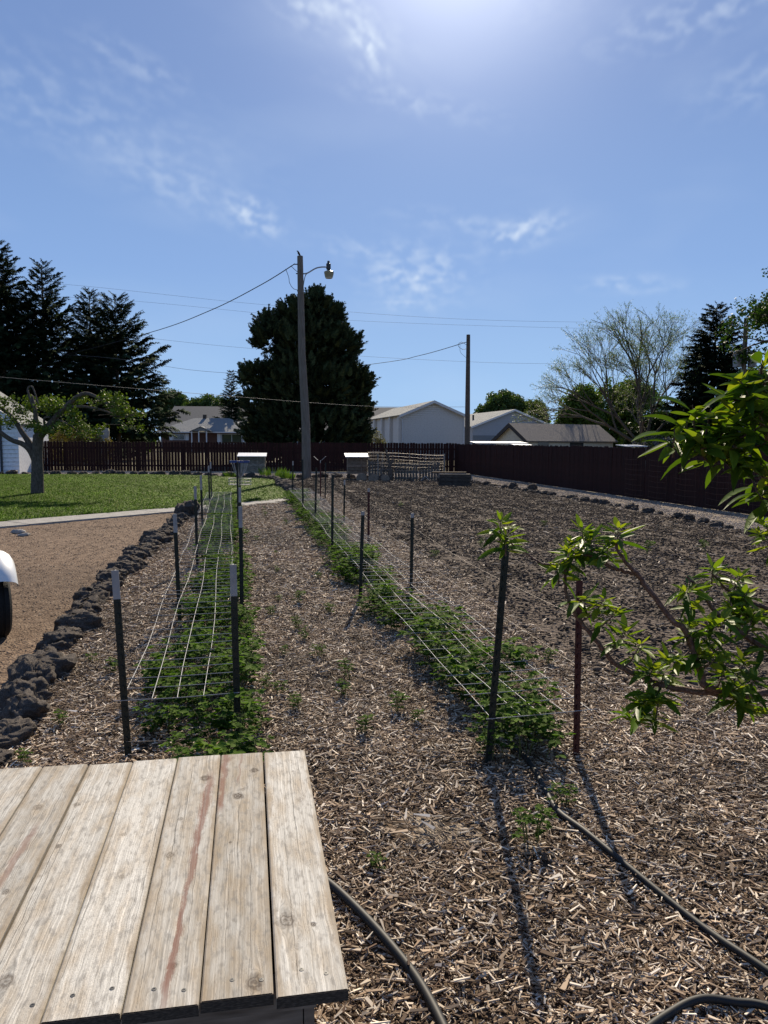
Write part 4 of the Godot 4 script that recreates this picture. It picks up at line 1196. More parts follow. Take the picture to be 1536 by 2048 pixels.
func lobed_tree(called: String, label: String, at: Vector3, lobes: Array, clumps: Array, per: float, trunk_h: float, trunk_r: float, sd: int, category := "tree", group := "", upward := 0.35) -> void:
	# lobes: [x, y, z, rx, ry, rz]; clump copies fill the outer part of each lobe
	rng.seed = sd
	var t := thing(called, label, category, at, 0.0, group)
	var trunk := MB.new()
	trunk.tube([Vector3(0, -0.3, 0), Vector3(0.05, trunk_h * 0.5, 0), Vector3(0, trunk_h, 0)], [trunk_r, trunk_r * 0.8, trunk_r * 0.45], 7)
	for l in lobes:
		trunk.tube([Vector3(0, trunk_h * 0.7, 0), Vector3(l[0] * 0.5, lerpf(trunk_h * 0.7, l[1], 0.6), l[2] * 0.5), Vector3(l[0], l[1], l[2])], [trunk_r * 0.45, trunk_r * 0.3, trunk_r * 0.12], 5, false)
	part("trunk", trunk, M.bark, t)
	var places := []
	for k in clumps.size():
		places.append([])
	for l in lobes:
		var n := int(per * (l[3] * l[4] + l[4] * l[5] + l[3] * l[5]))
		for k in n:
			var d := Vector3(rng.randfn(), rng.randfn(), rng.randfn()).normalized()
			var r := (0.55 + 0.45 * sqrt(rng.randf())) * (1.0 + 0.34 * patches.get_noise_3d(d.x * 210 + sd, d.y * 210, d.z * 210 + l[0] * 20)) * (rng.randf_range(1.08, 1.2) if rng.randf() < 0.09 else 1.0)
			var p := Vector3(l[0] + d.x * r * l[3], l[1] + d.y * r * l[4], l[2] + d.z * r * l[5])
			if p.y < 0.15:
				continue
			var v := rng.randf_range(0.72, 1.25)
			var dir := (d + Vector3.UP * upward + Vector3(rng.randf_range(-0.5, 0.5), rng.randf_range(-0.4, 0.4), rng.randf_range(-0.5, 0.5))).normalized()
			places[rng.randi() % clumps.size()].append([Transform3D(look_basis(dir, rng.randf() * TAU).scaled(Vector3.ONE * rng.randf_range(0.75, 1.3)), p), Color(v, v, v)])
	for k in clumps.size():
		many("crown", clumps[k], places[k], t)
func make_trees() -> void:
	rng.seed = 501
	var dark := [spray_mesh(0.95, 0.30, Color(0.016, 0.03, 0.017), Color(0.042, 0.066, 0.033), 1), spray_mesh(0.85, 0.33, Color(0.018, 0.032, 0.017), Color(0.048, 0.068, 0.03), 2)]
	var gl := "tall spruces behind the lawn"
	conifer("spruce_tree", "tallest dark spruce at the end of the spruce group, behind the white shed", Vector3(-30.3, 0, -61.0), 17.2, 4.9, 0.42, dark, 6.4, 0.04, 0.75, 601, 1.0, gl)
	conifer("spruce_tree", "tall dark spruce with open upswept top behind the lawn tree", Vector3(-27.6, 0, -62.5), 15.9, 4.7, 0.46, dark, 5.8, 0.05, 1.0, 602, 1.0, gl)
	conifer("spruce_tree", "narrower dark spruce standing back between two wider spruces", Vector3(-26.7, 0, -70.0), 15.1, 4.4, 0.46, dark, 5.8, 0.05, 1.0, 603, 1.0, gl)
	conifer("spruce_tree", "wide dark spruce nearest the hip roofed house", Vector3(-23.0, 0, -66.0), 13.9, 5.5, 0.46, dark, 6.0, 0.2, 1.0, 604, 1.0, gl)
	conifer("spruce_tree", "dark spruce filling in behind the white shed", Vector3(-35.5, 0, -66.0), 15.3, 5.0, 0.5, dark, 5.0, 0.04, 0.8, 605, 1.0, gl)
	conifer("spruce_tree", "small far dark conifer beside the dense evergreen", Vector3(-23.6, 0, -118.0), 12.3, 2.7, 0.4, dark, 6.0, 0.03, 0.7, 606)
	conifer("spruce_tree", "dark pointed spruce beside the bare branched tree", Vector3(21.4, 0, -50.0), 10.6, 3.1, 0.27, dark, 6.5, 0.03, 0.7, 607, 0.8)
	# the dense broad evergreen behind the light pole
	var ev := [spray_mesh(0.62, 0.25, Color(0.026, 0.042, 0.022), Color(0.065, 0.086, 0.04), 3), spray_mesh(0.8, 0.24, Color(0.028, 0.042, 0.022), Color(0.08, 0.092, 0.042), 4)]
	lobed_tree("evergreen_tree", "dense broad dark evergreen tree behind the light pole", Vector3(-5.6, 0, -58.0), [[-0.1, 2.6, 0, 4.1, 2.8, 3.8], [0.2, 5.6, 0, 3.7, 2.5, 3.4], [0.4, 8.4, 0, 2.9, 2.2, 2.7], [0.1, 10.6, 0, 1.9, 1.5, 1.8], [-3.6, 6.4, 0.4, 1.5, 0.75, 1.4], [-2.9, 9.3, 0.2, 1.3, 0.9, 1.2], [-3.3, 10.2, 0.0, 0.7, 0.7, 0.7], [3.3, 5.9, 0.3, 1.2, 1.2, 1.4], [3.5, 4.2, 0.3, 1.0, 0.9, 1.2], [2.5, 8.6, 0.2, 1.1, 1.0, 1.1], [1.4, 10.9, 0, 0.95, 1.0, 0.9], [-1.4, 10.9, 0, 0.9, 0.9, 0.9], [0.2, 11.9, 0, 0.8, 0.8, 0.8], [-3.9, 4.3, 0.3, 1.0, 1.0, 1.2], [-3.7, 2.2, 0.3, 1.1, 1.1, 1.2], [3.4, 2.0, 0.3, 1.0, 1.1, 1.2]], ev, 70.0, 7.0, 0.42, 610, "tree", "", 0.8)
	# greens far off
	rng.seed = 502
	var mid := [leaf_clump(26, 0.45, 0.14, Color(0.06, 0.10, 0.02), Color(0.13, 0.19, 0.04), M.leaf), leaf_clump(26, 0.5, 0.13, Color(0.07, 0.115, 0.022), Color(0.16, 0.22, 0.05), M.leaf)]
	var deep := [leaf_clump(26, 0.45, 0.14, Color(0.014, 0.026, 0.009), Color(0.04, 0.065, 0.018), M.leaf)]
	var far := [leaf_clump(30, 0.9, 0.28, Color(0.05, 0.085, 0.025), Color(0.1, 0.14, 0.045), M.leaf)]
	lobed_tree("leafy_tree", "bright green tree top far behind the large grey roof", Vector3(-43.0, 0, -190.0), [[0, 8.9, 0, 4.0, 3.6, 4], [4.4, 8.6, 0, 3.4, 3.0, 3], [-3.8, 8.3, 0, 3.2, 3.0, 3]], far, 9.0, 7.0, 0.4, 620)
	lobed_tree("leafy_tree", "pale green feathery tree top beside the wide spruce", Vector3(-54.0, 0, -195.0), [[0, 9.6, 0, 4.0, 4.2, 3.5], [4.2, 8.6, 0, 3.2, 3.2, 3]], far, 10.0, 6.0, 0.3, 621)
	lobed_tree("leafy_tree", "round pale green tree far behind the grey gabled house", Vector3(26.0, 0, -165.0), [[0, 8.2, 0, 4.2, 4.0, 4], [5.5, 7.2, 0, 3.8, 3.2, 3], [-3.5, 6.6, 0, 3.0, 2.8, 3]], far, 9.0, 6.5, 0.4, 622)
	lobed_tree("leafy_tree", "light green upright tree beside the cream shed", Vector3(16.9, 0, -66.0), [[0, 3.4, 0, 1.9, 2.4, 1.8], [0.3, 5.0, 0, 1.2, 1.5, 1.2], [-1.0, 2.6, 0.3, 1.3, 1.8, 1.3]], mid, 30.0, 4.0, 0.12, 623)
	lobed_tree("leafy_tree", "green bushy tree behind the trunk of the bare branched tree", Vector3(20.3, 0, -68.0), [[0, 3.6, 0, 2.6, 3.0, 2], [2.5, 3.6, 0, 2.4, 3.2, 2], [-1.4, 2.6, 0.4, 2.0, 2.2, 1.8], [1.5, 5.6, 0, 1.8, 1.4, 1.5]], mid, 24.0, 4.0, 0.15, 624)
	lobed_tree("leafy_hedge", "dark green overgrown hedge behind the fence and spruce", Vector3(23.5, 0, -58.0), [[0, 1.8, 0, 4.0, 2.4, 1.6], [5, 2.2, 0, 4.0, 2.6, 1.8], [-3.2, 1.6, 0, 2.4, 2.0, 1.4]], deep, 26.0, 2.0, 0.12, 625, "hedge")
	lobed_tree("leafy_tree", "yellow green bushy tree beside the pointed spruce", Vector3(24.2, 0, -51.0), [[0, 2.6, 0, 1.9, 2.6, 1.5], [1.4, 4.4, 0, 1.6, 1.8, 1.4], [0.4, 5.4, 0.2, 1.1, 1.1, 1.0]], mid, 26.0, 3.5, 0.12, 626)
	lobed_tree("lilac_bush", "pale lilac flowering bush behind the fence", Vector3(16.8, 0, -47.0), [[0, 1.25, 0, 1.6, 0.85, 0.8], [2.0, 1.2, 0, 1.2, 0.85, 0.8]], [leaf_clump(26, 0.25, 0.06, Color(0.16, 0.13, 0.18), Color(0.30, 0.26, 0.32), M.leaf), leaf_clump(26, 0.25, 0.07, Color(0.03, 0.05, 0.02), Color(0.06, 0.09, 0.03), M.leaf)], 60.0, 0.6, 0.05, 627, "bush")
	lobed_tree("leafy_bush", "reddish green bush showing over the fence behind the lawn tree", Vector3(-18.0, 0, -43.5), [[0, 1.3, 0, 1.6, 0.95, 0.8], [1.3, 1.2, 0, 1.2, 0.8, 0.7]], [leaf_clump(26, 0.22, 0.06, Color(0.10, 0.075, 0.03), Color(0.19, 0.15, 0.06), M.leaf)], 70.0, 0.6, 0.05, 628, "bush")
	lobed_tree("leafy_bush", "small green shrub in front of the hip roofed house", Vector3(-26.0, 0, -85.0), [[-1.0, 1.6, 0, 1.5, 1.2, 1.0]], mid, 30.0, 0.8, 0.05, 629, "bush")
	lobed_tree("leafy_bush", "dry tan shrub at the corner of the tall garage", Vector3(-0.9, 0, -64.0), [[0, 1.2, 0, 1.0, 1.4, 0.7]], [leaf_clump(26, 0.28, 0.07, Color(0.10, 0.09, 0.05), Color(0.22, 0.19, 0.11), M.leaf)], 40.0, 0.8, 0.05, 630, "bush")
	# large loose leaved tree at the side
	rng.seed = 503
	var t := thing("leafy_tree", "tall loose leaved tree rising beside the transformer pole", "tree", Vector3(23.4, 0, -40.5))
	var mb := MB.new()
	var tips := []
	mb.tube([Vector3(0, -0.3, 0), Vector3(0.1, 2.5, 0), Vector3(0, 5.2, 0)], [0.32, 0.26, 0.22], 8)
	for k in 6:
		var a := TAU * k / 6.0 + 0.4
		grow(mb, tips, Vector3(0, 3.0 + 0.42 * k, 0), Vector3(cos(a) * 0.7, 1.0, sin(a) * 0.7).normalized(), 2.55, 0.12, 3, 0.75, 0.3)
	part("trunk", mb, M.bark, t)
	var cl := [leaf_clump(20, 0.34, 0.10, Color(0.018, 0.04, 0.012), Color(0.05, 0.095, 0.025), M.leaf), leaf_clump(18, 0.3, 0.10, Color(0.03, 0.06, 0.016), Color(0.07, 0.12, 0.03), M.leaf)]
	var pl := [[], []]
	for p in tips:
		for q in 3:
			var v := rng.randf_range(0.75, 1.25)
			pl[rng.randi() % 2].append([Transform3D(Basis(Vector3.UP, rng.randf() * TAU).scaled(Vector3.ONE * rng.randf_range(0.7, 1.2)), p[0] + Vector3(rng.randfn(), rng.randfn(), rng.randfn()) * 0.28), Color(v, v, v)])
	for k in 2:
		many("crown", cl[k], pl[k], t)
	# nearly bare spreading tree
	rng.seed = 504
	t = thing("bare_tree", "spreading tree with bare twigs just coming into leaf behind the fence", "tree", Vector3(18.7, 0, -55.0))
	mb = MB.new()
	tips = []
	mb.tube([Vector3(0, -0.3, 0), Vector3(-0.05, 0.9, 0), Vector3(0, 1.7, 0)], [0.36, 0.28, 0.25], 8)
	for q in [[-0.95, 0.62, 0.15, 2.9, 0.15], [-0.62, 0.85, -0.1, 3.0, 0.14], [-0.15, 1.0, 0.1, 3.2, 0.17], [0.25, 1.0, -0.2, 3.0, 0.14], [0.65, 0.85, 0.2, 2.6, 0.12], [-0.3, 0.9, 0.7, 2.6, 0.11], [0.1, 0.9, -0.7, 2.6, 0.11]]:
		grow(mb, tips, Vector3(0, 1.4, 0) + Vector3(q[0], 0, q[2]) * 0.12, Vector3(q[0], q[1], q[2]).normalized(), q[3], q[4], 5, 0.5, 0.28)
	part("trunk", mb, M.bark, t)
	cl = [leaf_clump(9, 0.22, 0.05, Color(0.12, 0.16, 0.05), Color(0.24, 0.3, 0.1), M.leaf)]
	pl = [[]]
	for p in tips:
		if rng.randf() < 0.85:
			pl[0].append([Transform3D(Basis(Vector3.UP, rng.randf() * TAU), p[0] + Vector3(rng.randfn(), rng.randfn(), rng.randfn()) * 0.06), Color(1, 1, 1)])
	many("crown", cl[0], pl[0], t)
	# pruned fruit tree on the lawn
	rng.seed = 505
	t = thing("fruit_tree", "heavily pruned fruit tree with a thick trunk on the lawn", "tree", Vector3(-10.56, 0, -23.07))
	var o := t.position
	for l in [[[[-10.56, -0.1, -23.07], [-10.55, 0.3, -23.07], [-10.53, 0.76, -23.07], [-10.52, 1.29, -23.07], [-10.46, 1.82, -23.07]], 0.2, 0.15, "trunk"],
		[[[-10.46, 1.75, -23.07], [-10.52, 2.2, -23.07], [-10.54, 2.57, -23.07], [-10.67, 2.99, -23.20]], 0.11, 0.025, "limb"],
		[[[-10.55, 0.95, -23.05], [-10.7, 1.35, -23.0], [-10.93, 1.55, -23.00], [-11.25, 1.69, -22.90], [-11.73, 2.11, -22.70], [-12.25, 2.40, -22.60]], 0.1, 0.05, "limb"],
		[[[-10.58, 1.2, -23.1], [-10.8, 1.6, -23.15], [-11.01, 1.89, -23.20], [-11.39, 2.35, -23.40], [-11.86, 2.66, -23.60], [-12.57, 2.90, -23.80]], 0.11, 0.03, "limb"],
		[[[-10.48, 1.67, -23.07], [-10.25, 1.95, -22.98], [-10.03, 2.15, -22.90], [-9.52, 2.64, -22.80], [-8.95, 3.03, -22.70], [-8.47, 2.93, -22.60], [-7.85, 2.53, -22.50], [-7.46, 2.24, -22.50]], 0.12, 0.018, "limb"],
		[[[-9.52, 2.64, -22.8], [-8.9, 2.66, -22.7], [-8.3, 2.55, -22.6], [-7.7, 2.35, -22.4], [-7.3, 2.42, -22.4]], 0.05, 0.012, "limb"],
		[[[-9.84, 2.30, -22.90], [-9.26, 2.11, -22.50], [-8.79, 1.82, -22.20], [-8.47, 1.71, -22.00]], 0.035, 0.012, "limb"],
		[[[-10.50, 1.97, -23.07], [-10.75, 2.59, -23.60], [-11.07, 3.07, -24.00], [-10.89, 2.74, -24.20]], 0.05, 0.02, "limb"],
		[[[-10.54, 2.5, -23.07], [-10.75, 3.15, -23.1], [-10.6, 3.25, -23.1], [-10.4, 2.75, -23.0]], 0.035, 0.02, "limb"],
		[[[-10.2, 2.0, -22.95], [-10.15, 2.3, -22.8], [-9.95, 2.35, -22.7]], 0.04, 0.025, "limb"]]:
		var pts := smooth(pts3(l[0]), 4)
		for k in pts.size():
			pts[k] -= o
		mb = MB.new()
		mb.tube(pts, taper(pts.size(), l[1], l[2]), 9)
		part(l[3], mb, M.bark, t)
	cl = [leaf_clump(34, 0.2, 0.055, Color(0.07, 0.11, 0.02), Color(0.17, 0.21, 0.045), M.leaf), leaf_clump(26, 0.17, 0.05, Color(0.05, 0.085, 0.018), Color(0.13, 0.17, 0.035), M.leaf)]
	pl = [[], []]
	var tw := MB.new()
	for c in [[-11.74, 2.58, -23.50], [-11.45, 2.81, -23.40], [-11.10, 2.55, -23.30], [-10.66, 2.60, -23.00], [-10.28, 2.64, -23.00], [-9.97, 2.49, -22.80], [-10.08, 2.87, -23.60], [-9.72, 2.78, -23.00], [-10.56, 2.11, -22.60], [-10.27, 1.94, -22.60], [-9.82, 1.88, -22.40], [-9.55, 1.96, -22.30], [-9.22, 2.48, -22.60], [-9.04, 2.26, -22.40], [-8.82, 2.11, -22.30], [-8.60, 1.88, -22.10], [-8.43, 1.94, -22.10], [-8.17, 2.93, -22.60], [-7.88, 2.86, -22.60], [-8.00, 2.63, -22.50], [-7.78, 2.47, -22.50], [-7.28, 2.44, -22.40], [-7.54, 2.12, -22.40], [-9.26, 1.94, -22.30], [-11.80, 2.88, -23.50], [-11.37, 2.23, -22.90], [-11.86, 2.56, -23.00], [-12.32, 2.33, -23.00], [-11.41, 2.20, -23.60], [-10.95, 2.92, -24.00], [-8.36, 2.79, -22.70], [-9.07, 2.86, -22.80], [-11.9, 2.7, -22.6], [-12.4, 2.8, -23.2]]:
		var p := Vector3(c[0], c[1], c[2]) - o
		tw.tube([p.lerp(Vector3(0, 2.2, 0), 0.25), p], [0.014, 0.006], 4, false)
		for q in 5:
			var v := rng.randf_range(0.8, 1.2)
			pl[rng.randi() % 2].append([Transform3D(Basis(Vector3.UP, rng.randf() * TAU), p + Vector3(rng.randfn() * 0.16, rng.randfn() * 0.07, rng.randfn() * 0.16)), Color(v, v, v)])
	part("twigs", tw, M.bark, t)
	for k in 2:
		many("crown", cl[k], pl[k], t)

# ---------------------------------------------------------------- buildings
func prism(mb: MB, base: Array, h0: float, h1: float) -> void:   # four ground corners, walls between two heights
	var p := []
	for y in [h0, h1]:
		for c in base:
			p.append(Vector3(c.x, y, c.z))
	mb.hexa(p)
func slab(mb: MB, a: Vector3, b: Vector3, c: Vector3, d: Vector3, th: float) -> void:
	var n := (c - a).cross(d - b).normalized()
	if n.y < 0:
		n = -n
	mb.hexa([a - n * th, b - n * th, c - n * th, d - n * th, a, b, c, d])
func gable_building(called: String, label: String, at: Vector3, turn: float, w: float, l: float, eave: float, ridge: float, walls: Material, roofs: Material, boards: bool, over := 0.35, trimm: Material = null) -> Node3D:
	# gable end faces local +z at z = 0; the building runs back along -z
	var t := thing(called, label, "building", at, turn)
	var wl := MB.new()
	prism(wl, [Vector3(-w / 2, 0, 0), Vector3(w / 2, 0, 0), Vector3(w / 2, 0, -l), Vector3(-w / 2, 0, -l)], -0.2, eave)
	for z in [0.0, -l]:
		var nz := Vector3(0, 0, 1 if z == 0.0 else -1)
		wl.tri(Vector3(-w / 2, eave, z), Vector3(w / 2, eave, z), Vector3(0, ridge - 0.06, z), nz, nz, nz)
	part("wall", wl, walls, t)
	if boards:
		var y := 0.0
		while y < ridge - 0.3:
			var half := w / 2 if y + 0.1 < eave else (w / 2) * (ridge - y - 0.22) / (ridge - eave)
			var bd := MB.new()
			bd.hexa([Vector3(-half, y, 0.004), Vector3(half, y, 0.004), Vector3(half, y, 0.045), Vector3(-half, y, 0.045), Vector3(-half, y + 0.182, 0.004), Vector3(half, y + 0.182, 0.004), Vector3(half, y + 0.182, 0.012), Vector3(-half, y + 0.182, 0.012)])
			part("siding_board", bd, walls, t)
			y += 0.2
	var k := over * (ridge - eave) / (w / 2)
	for s in [-1.0, 1.0]:
		var rf := MB.new()
		slab(rf, Vector3(0, ridge + 0.06, over), Vector3(s * (w / 2 + over), eave - k + 0.06, over), Vector3(s * (w / 2 + over), eave - k + 0.06, -l - over), Vector3(0, ridge + 0.06, -l - over), 0.1)
		part("roof", rf, roofs, t)
		var fa := MB.new()
		fa.hexa([Vector3(0, ridge - 0.2, over + 0.004), Vector3(s * (w / 2 + over), eave - k - 0.2, over + 0.004), Vector3(s * (w / 2 + over), eave - k - 0.2, over + 0.04), Vector3(0, ridge - 0.2, over + 0.04), Vector3(0, ridge + 0.07, over + 0.004), Vector3(s * (w / 2 + over), eave - k + 0.07, over + 0.004), Vector3(s * (w / 2 + over), eave - k + 0.07, over + 0.04), Vector3(0, ridge + 0.07, over + 0.04)])
		part("barge_board", fa, trimm if trimm else M.trim, t)
	return t
func make_buildings() -> void:
	var turn := atan2(0.194, 0.981)
	# tall garage with side bays
	var g := gable_building("tall_garage", "tall pale garage with bays along its side behind the fence", Vector3(4.83, 0, -75.6), turn, 6.35, 19.0, 4.3, 5.62, M.siding, M.grey_roof, true)
	for k in 5:
		var mb := MB.new()
		mb.box(Vector3(-3.175 - 0.16, 2.05, -0.4 - k * 4.4), Vector3(0.3, 4.1, 0.5))
		part("bay_post", mb, M.siding, g)
	var dp := MB.new()
	dp.tube([Vector3(-3.45, 4.0, 0.2), Vector3(-3.2, 3.75, 0.1), Vector3(-3.15, 3.6, 0.08), Vector3(-3.15, 0.1, 0.08)], [0.055], 6)
	part("downspout", dp, M.trim, g)
	var cb := MB.new()
	cb.box(Vector3(3.13, 2.1, 0.05), Vector3(0.14, 4.2, 0.06))
	part("corner_board", cb, M.trim, g)
	# grey gabled house
	g = gable_building("gabled_house", "grey gabled house with a dark lower band behind the utility pole", Vector3(17.6, 0, -104.0), turn, 11.6, 30.0, 3.75, 6.0, M.grey_siding, M.grey_roof, true)
	var band := MB.new()
	band.box(Vector3(0, 1.25, 0.05), Vector3(11.65, 2.5, 0.06))
	part("lower_wall", band, M.dark_siding, g)
	var vent := MB.new()
	vent.tube([Vector3(-3.2, 4.4, -8), Vector3(-3.2, 5.5, -8)], [0.14], 8)
	part("roof_vent", vent, M.dark_trim, g)
	# low cream shed
	g = gable_building("cream_shed", "low cream shed with a brown shingle roof behind the fence", Vector3(7.9, 0, -47.4), -1.0, 2.9, 7.6, 1.82, 2.78, M.cream, M.brown_roof, false, 0.22, M.dark_trim)
	var win := MB.new()
	win.box(Vector3(1.455, 1.45, -4.2), Vector3(0.05, 0.5, 1.2))
	part("window", win, M.glass, g)
	win = MB.new()
	win.box(Vector3(1.455, 1.5, -1.3), Vector3(0.05, 0.45, 0.9))
	part("window", win, M.glass, g)
	# sheet roofs of lean-tos seen over the fence
	for q in [[6.5, 1.64, -43.4, 3.0, 1.6, 0.0, "white sheet lean-to roof beside the cream shed's gable"], [14.1, 1.5, -43.5, 1.3, 1.4, 0.1, "white sheet roof scrap beyond the cream shed's far end"], [7.6, 1.52, -42.2, 1.0, 1.0, 0.1, "small white sheet roof in front of the cream shed"]]:
		var t := thing("lean_to", q[6], "lean-to", Vector3(q[0], 0, q[2]), 0.1)
		var mb := MB.new()
		mb.box(Vector3(0, q[1], 0), Vector3(q[3], 0.03, q[4]), Basis(Vector3.RIGHT, 0.05))
		part("sheet", mb, M.white_lid, t)
		for s in [[-1, -1], [1, -1], [1, 1], [-1, 1]]:
			var pm := MB.new()
			pm.box(Vector3(s[0] * q[3] * 0.45, (q[1] - 0.06) / 2, s[1] * q[4] * 0.4), Vector3(0.08, q[1] - 0.06, 0.08))
			part("post", pm, M.old_wood, t)
	# hip roofed brick house
	var h := thing("brick_house", "low brick house with a grey hip roof and white shutters", "house", Vector3(-25.9, 0, -110.0))
	var wl := MB.new()
	prism(wl, [Vector3(-6.2, 0, 0), Vector3(6.6, 0, 0), Vector3(6.6, 0, -9), Vector3(-6.2, 0, -9)], -0.2, 2.95)
	part("wall", wl, M.brick, h)
	var rf := MB.new()
	var c := [Vector3(-7.1, 2.85, 0.8), Vector3(7.3, 2.85, 0.8), Vector3(7.3, 2.85, -9.8), Vector3(-7.1, 2.85, -9.8)]
	var r0 := Vector3(-2.6, 4.95, -4.5)
	var r1 := Vector3(2.6, 4.95, -4.5)
	for f in [[c[0], c[1], r1], [c[0], r1, r0], [c[2], c[3], r0], [c[2], r0, r1], [c[1], c[2], r1], [c[3], c[0], r0]]:
		rf.flat(f[0], f[1], f[2], Vector3(0, 2, -4.5))
	rf.quad(c[0], c[1], c[2], c[3], Vector3.DOWN)
	var hr := part("roof", rf, M.grey_roof, h)
	var ch := MB.new()
	ch.box(Vector3(-1.0, 5.1, -4.5), Vector3(0.5, 0.7, 0.5))
	part("chimney", ch, M.dark_trim, hr)
	var gt := MB.new()
	gt.box(Vector3(0.1, 2.78, 0.84), Vector3(14.4, 0.16, 0.08))
	part("gutter", gt, M.trim, h)
	var po := MB.new()
	po.flat(Vector3(-1.6, 2.95, 1.6), Vector3(1.2, 2.95, 1.6), Vector3(-0.2, 3.6, 1.6), Vector3(-0.2, 3.0, 0))
	slab(po, Vector3(-0.2, 3.62, 1.7), Vector3(-1.8, 2.9, 1.7), Vector3(-1.8, 2.9, 0), Vector3(-0.2, 3.62, 0), 0.08)
	slab(po, Vector3(-0.2, 3.62, 1.7), Vector3(1.4, 2.9, 1.7), Vector3(1.4, 2.9, 0), Vector3(-0.2, 3.62, 0), 0.08)
	part("porch_roof", po, M.grey_roof, h)
	for x in [-1.5, -0.5, 0.6]:
		var pm := MB.new()
		pm.box(Vector3(x, 1.45, 1.5), Vector3(0.14, 2.9, 0.14))
		part("porch_post", pm, M.trim, h)
	for q in [[-3.7, 2.1, 1.5, 0.75], [3.9, 1.85, 2.9, 1.3]]:
		var fr := MB.new()
		fr.box(Vector3(q[0], q[1], 0.03), Vector3(q[2] + 0.15, q[3] + 0.15, 0.08))
		var w := part("window", fr, M.trim, h)
		for s in [-1.0, 1.0]:
			var pane := MB.new()
			pane.box(Vector3(q[0] + s * q[2] * 0.25, q[1], 0.075), Vector3(q[2] * 0.47, q[3], 0.03))
			part("pane", pane, M.glass, w)
			var sh := MB.new()
			sh.box(Vector3(q[0] + s * (q[2] / 2 + 0.4), q[1], 0.05), Vector3(0.5, q[3] + 0.2, 0.07))
			part("shutter", sh, M.white, h)
	# long grey roofed building far behind
	var bn := thing("long_building", "long building with a wide plain dark grey roof behind the houses", "building", Vector3(-18.0, 0, -150.0))
	var bw := MB.new()
	prism(bw, [Vector3(-26, 0, 0), Vector3(24, 0, 0), Vector3(24, 0, -24), Vector3(-26, 0, -24)], -0.2, 3.0)
	part("wall", bw, M.dark_siding, bn)
	for s in [0.0, 1.0]:
		var br := MB.new()
		slab(br, Vector3(-26.5, 8.75, -12), Vector3(24.5, 8.75, -12), Vector3(24.5, 2.9, 0.5 if s == 0.0 else -24.5), Vector3(-26.5, 2.9, 0.5 if s == 0.0 else -24.5), 0.15)
		part("roof", br, M.barn_roof, bn)
	# white lapboard shed at the lawn's end
	var sd := gable_building("white_shed", "white lapboard shed at the end of the lawn by the back fence", Vector3(-20.35, 0, -36.6), 0.12, 5.3, 4.6, 2.5, 4.3, M.white, M.grey_roof, true, 0.2)
	var door := MB.new()
	door.box(Vector3(0.55, 1.1, 0.07), Vector3(2.5, 2.2, 0.04))
	part("sliding_door", door, M.white, sd)
	var ds := MB.new()
	ds.box(Vector3(1.86, 1.25, 0.075), Vector3(0.09, 2.5, 0.07))
	part("door_trim", ds, M.dark_steel, sd)
	var blk := thing("concrete_block", "small concrete block at the corner of the white shed", "block", Vector3(-17.6, 0, -36.0))
	var bm := MB.new()
	bm.bevel_box(Vector3(0, 0.1, 0), Vector3(0.3, 0.22, 0.42), 0.015)
	part("block", bm, M.concrete, blk)
	var tk := thing("grey_tank", "ribbed grey tank standing behind the fence under the spruces", "tank", Vector3(-16.2, 0, -44.0))
	var tm := MB.new()
	tm.lathe(Vector3.ZERO, [[0.32, 0.0], [0.33, 0.3], [0.3, 0.6], [0.33, 0.9], [0.3, 1.2], [0.33, 1.5], [0.3, 1.8], [0.33, 2.2], [0.3, 2.34], [0.0, 2.36]], 16)
	part("shell", tm, M.concrete, tk)

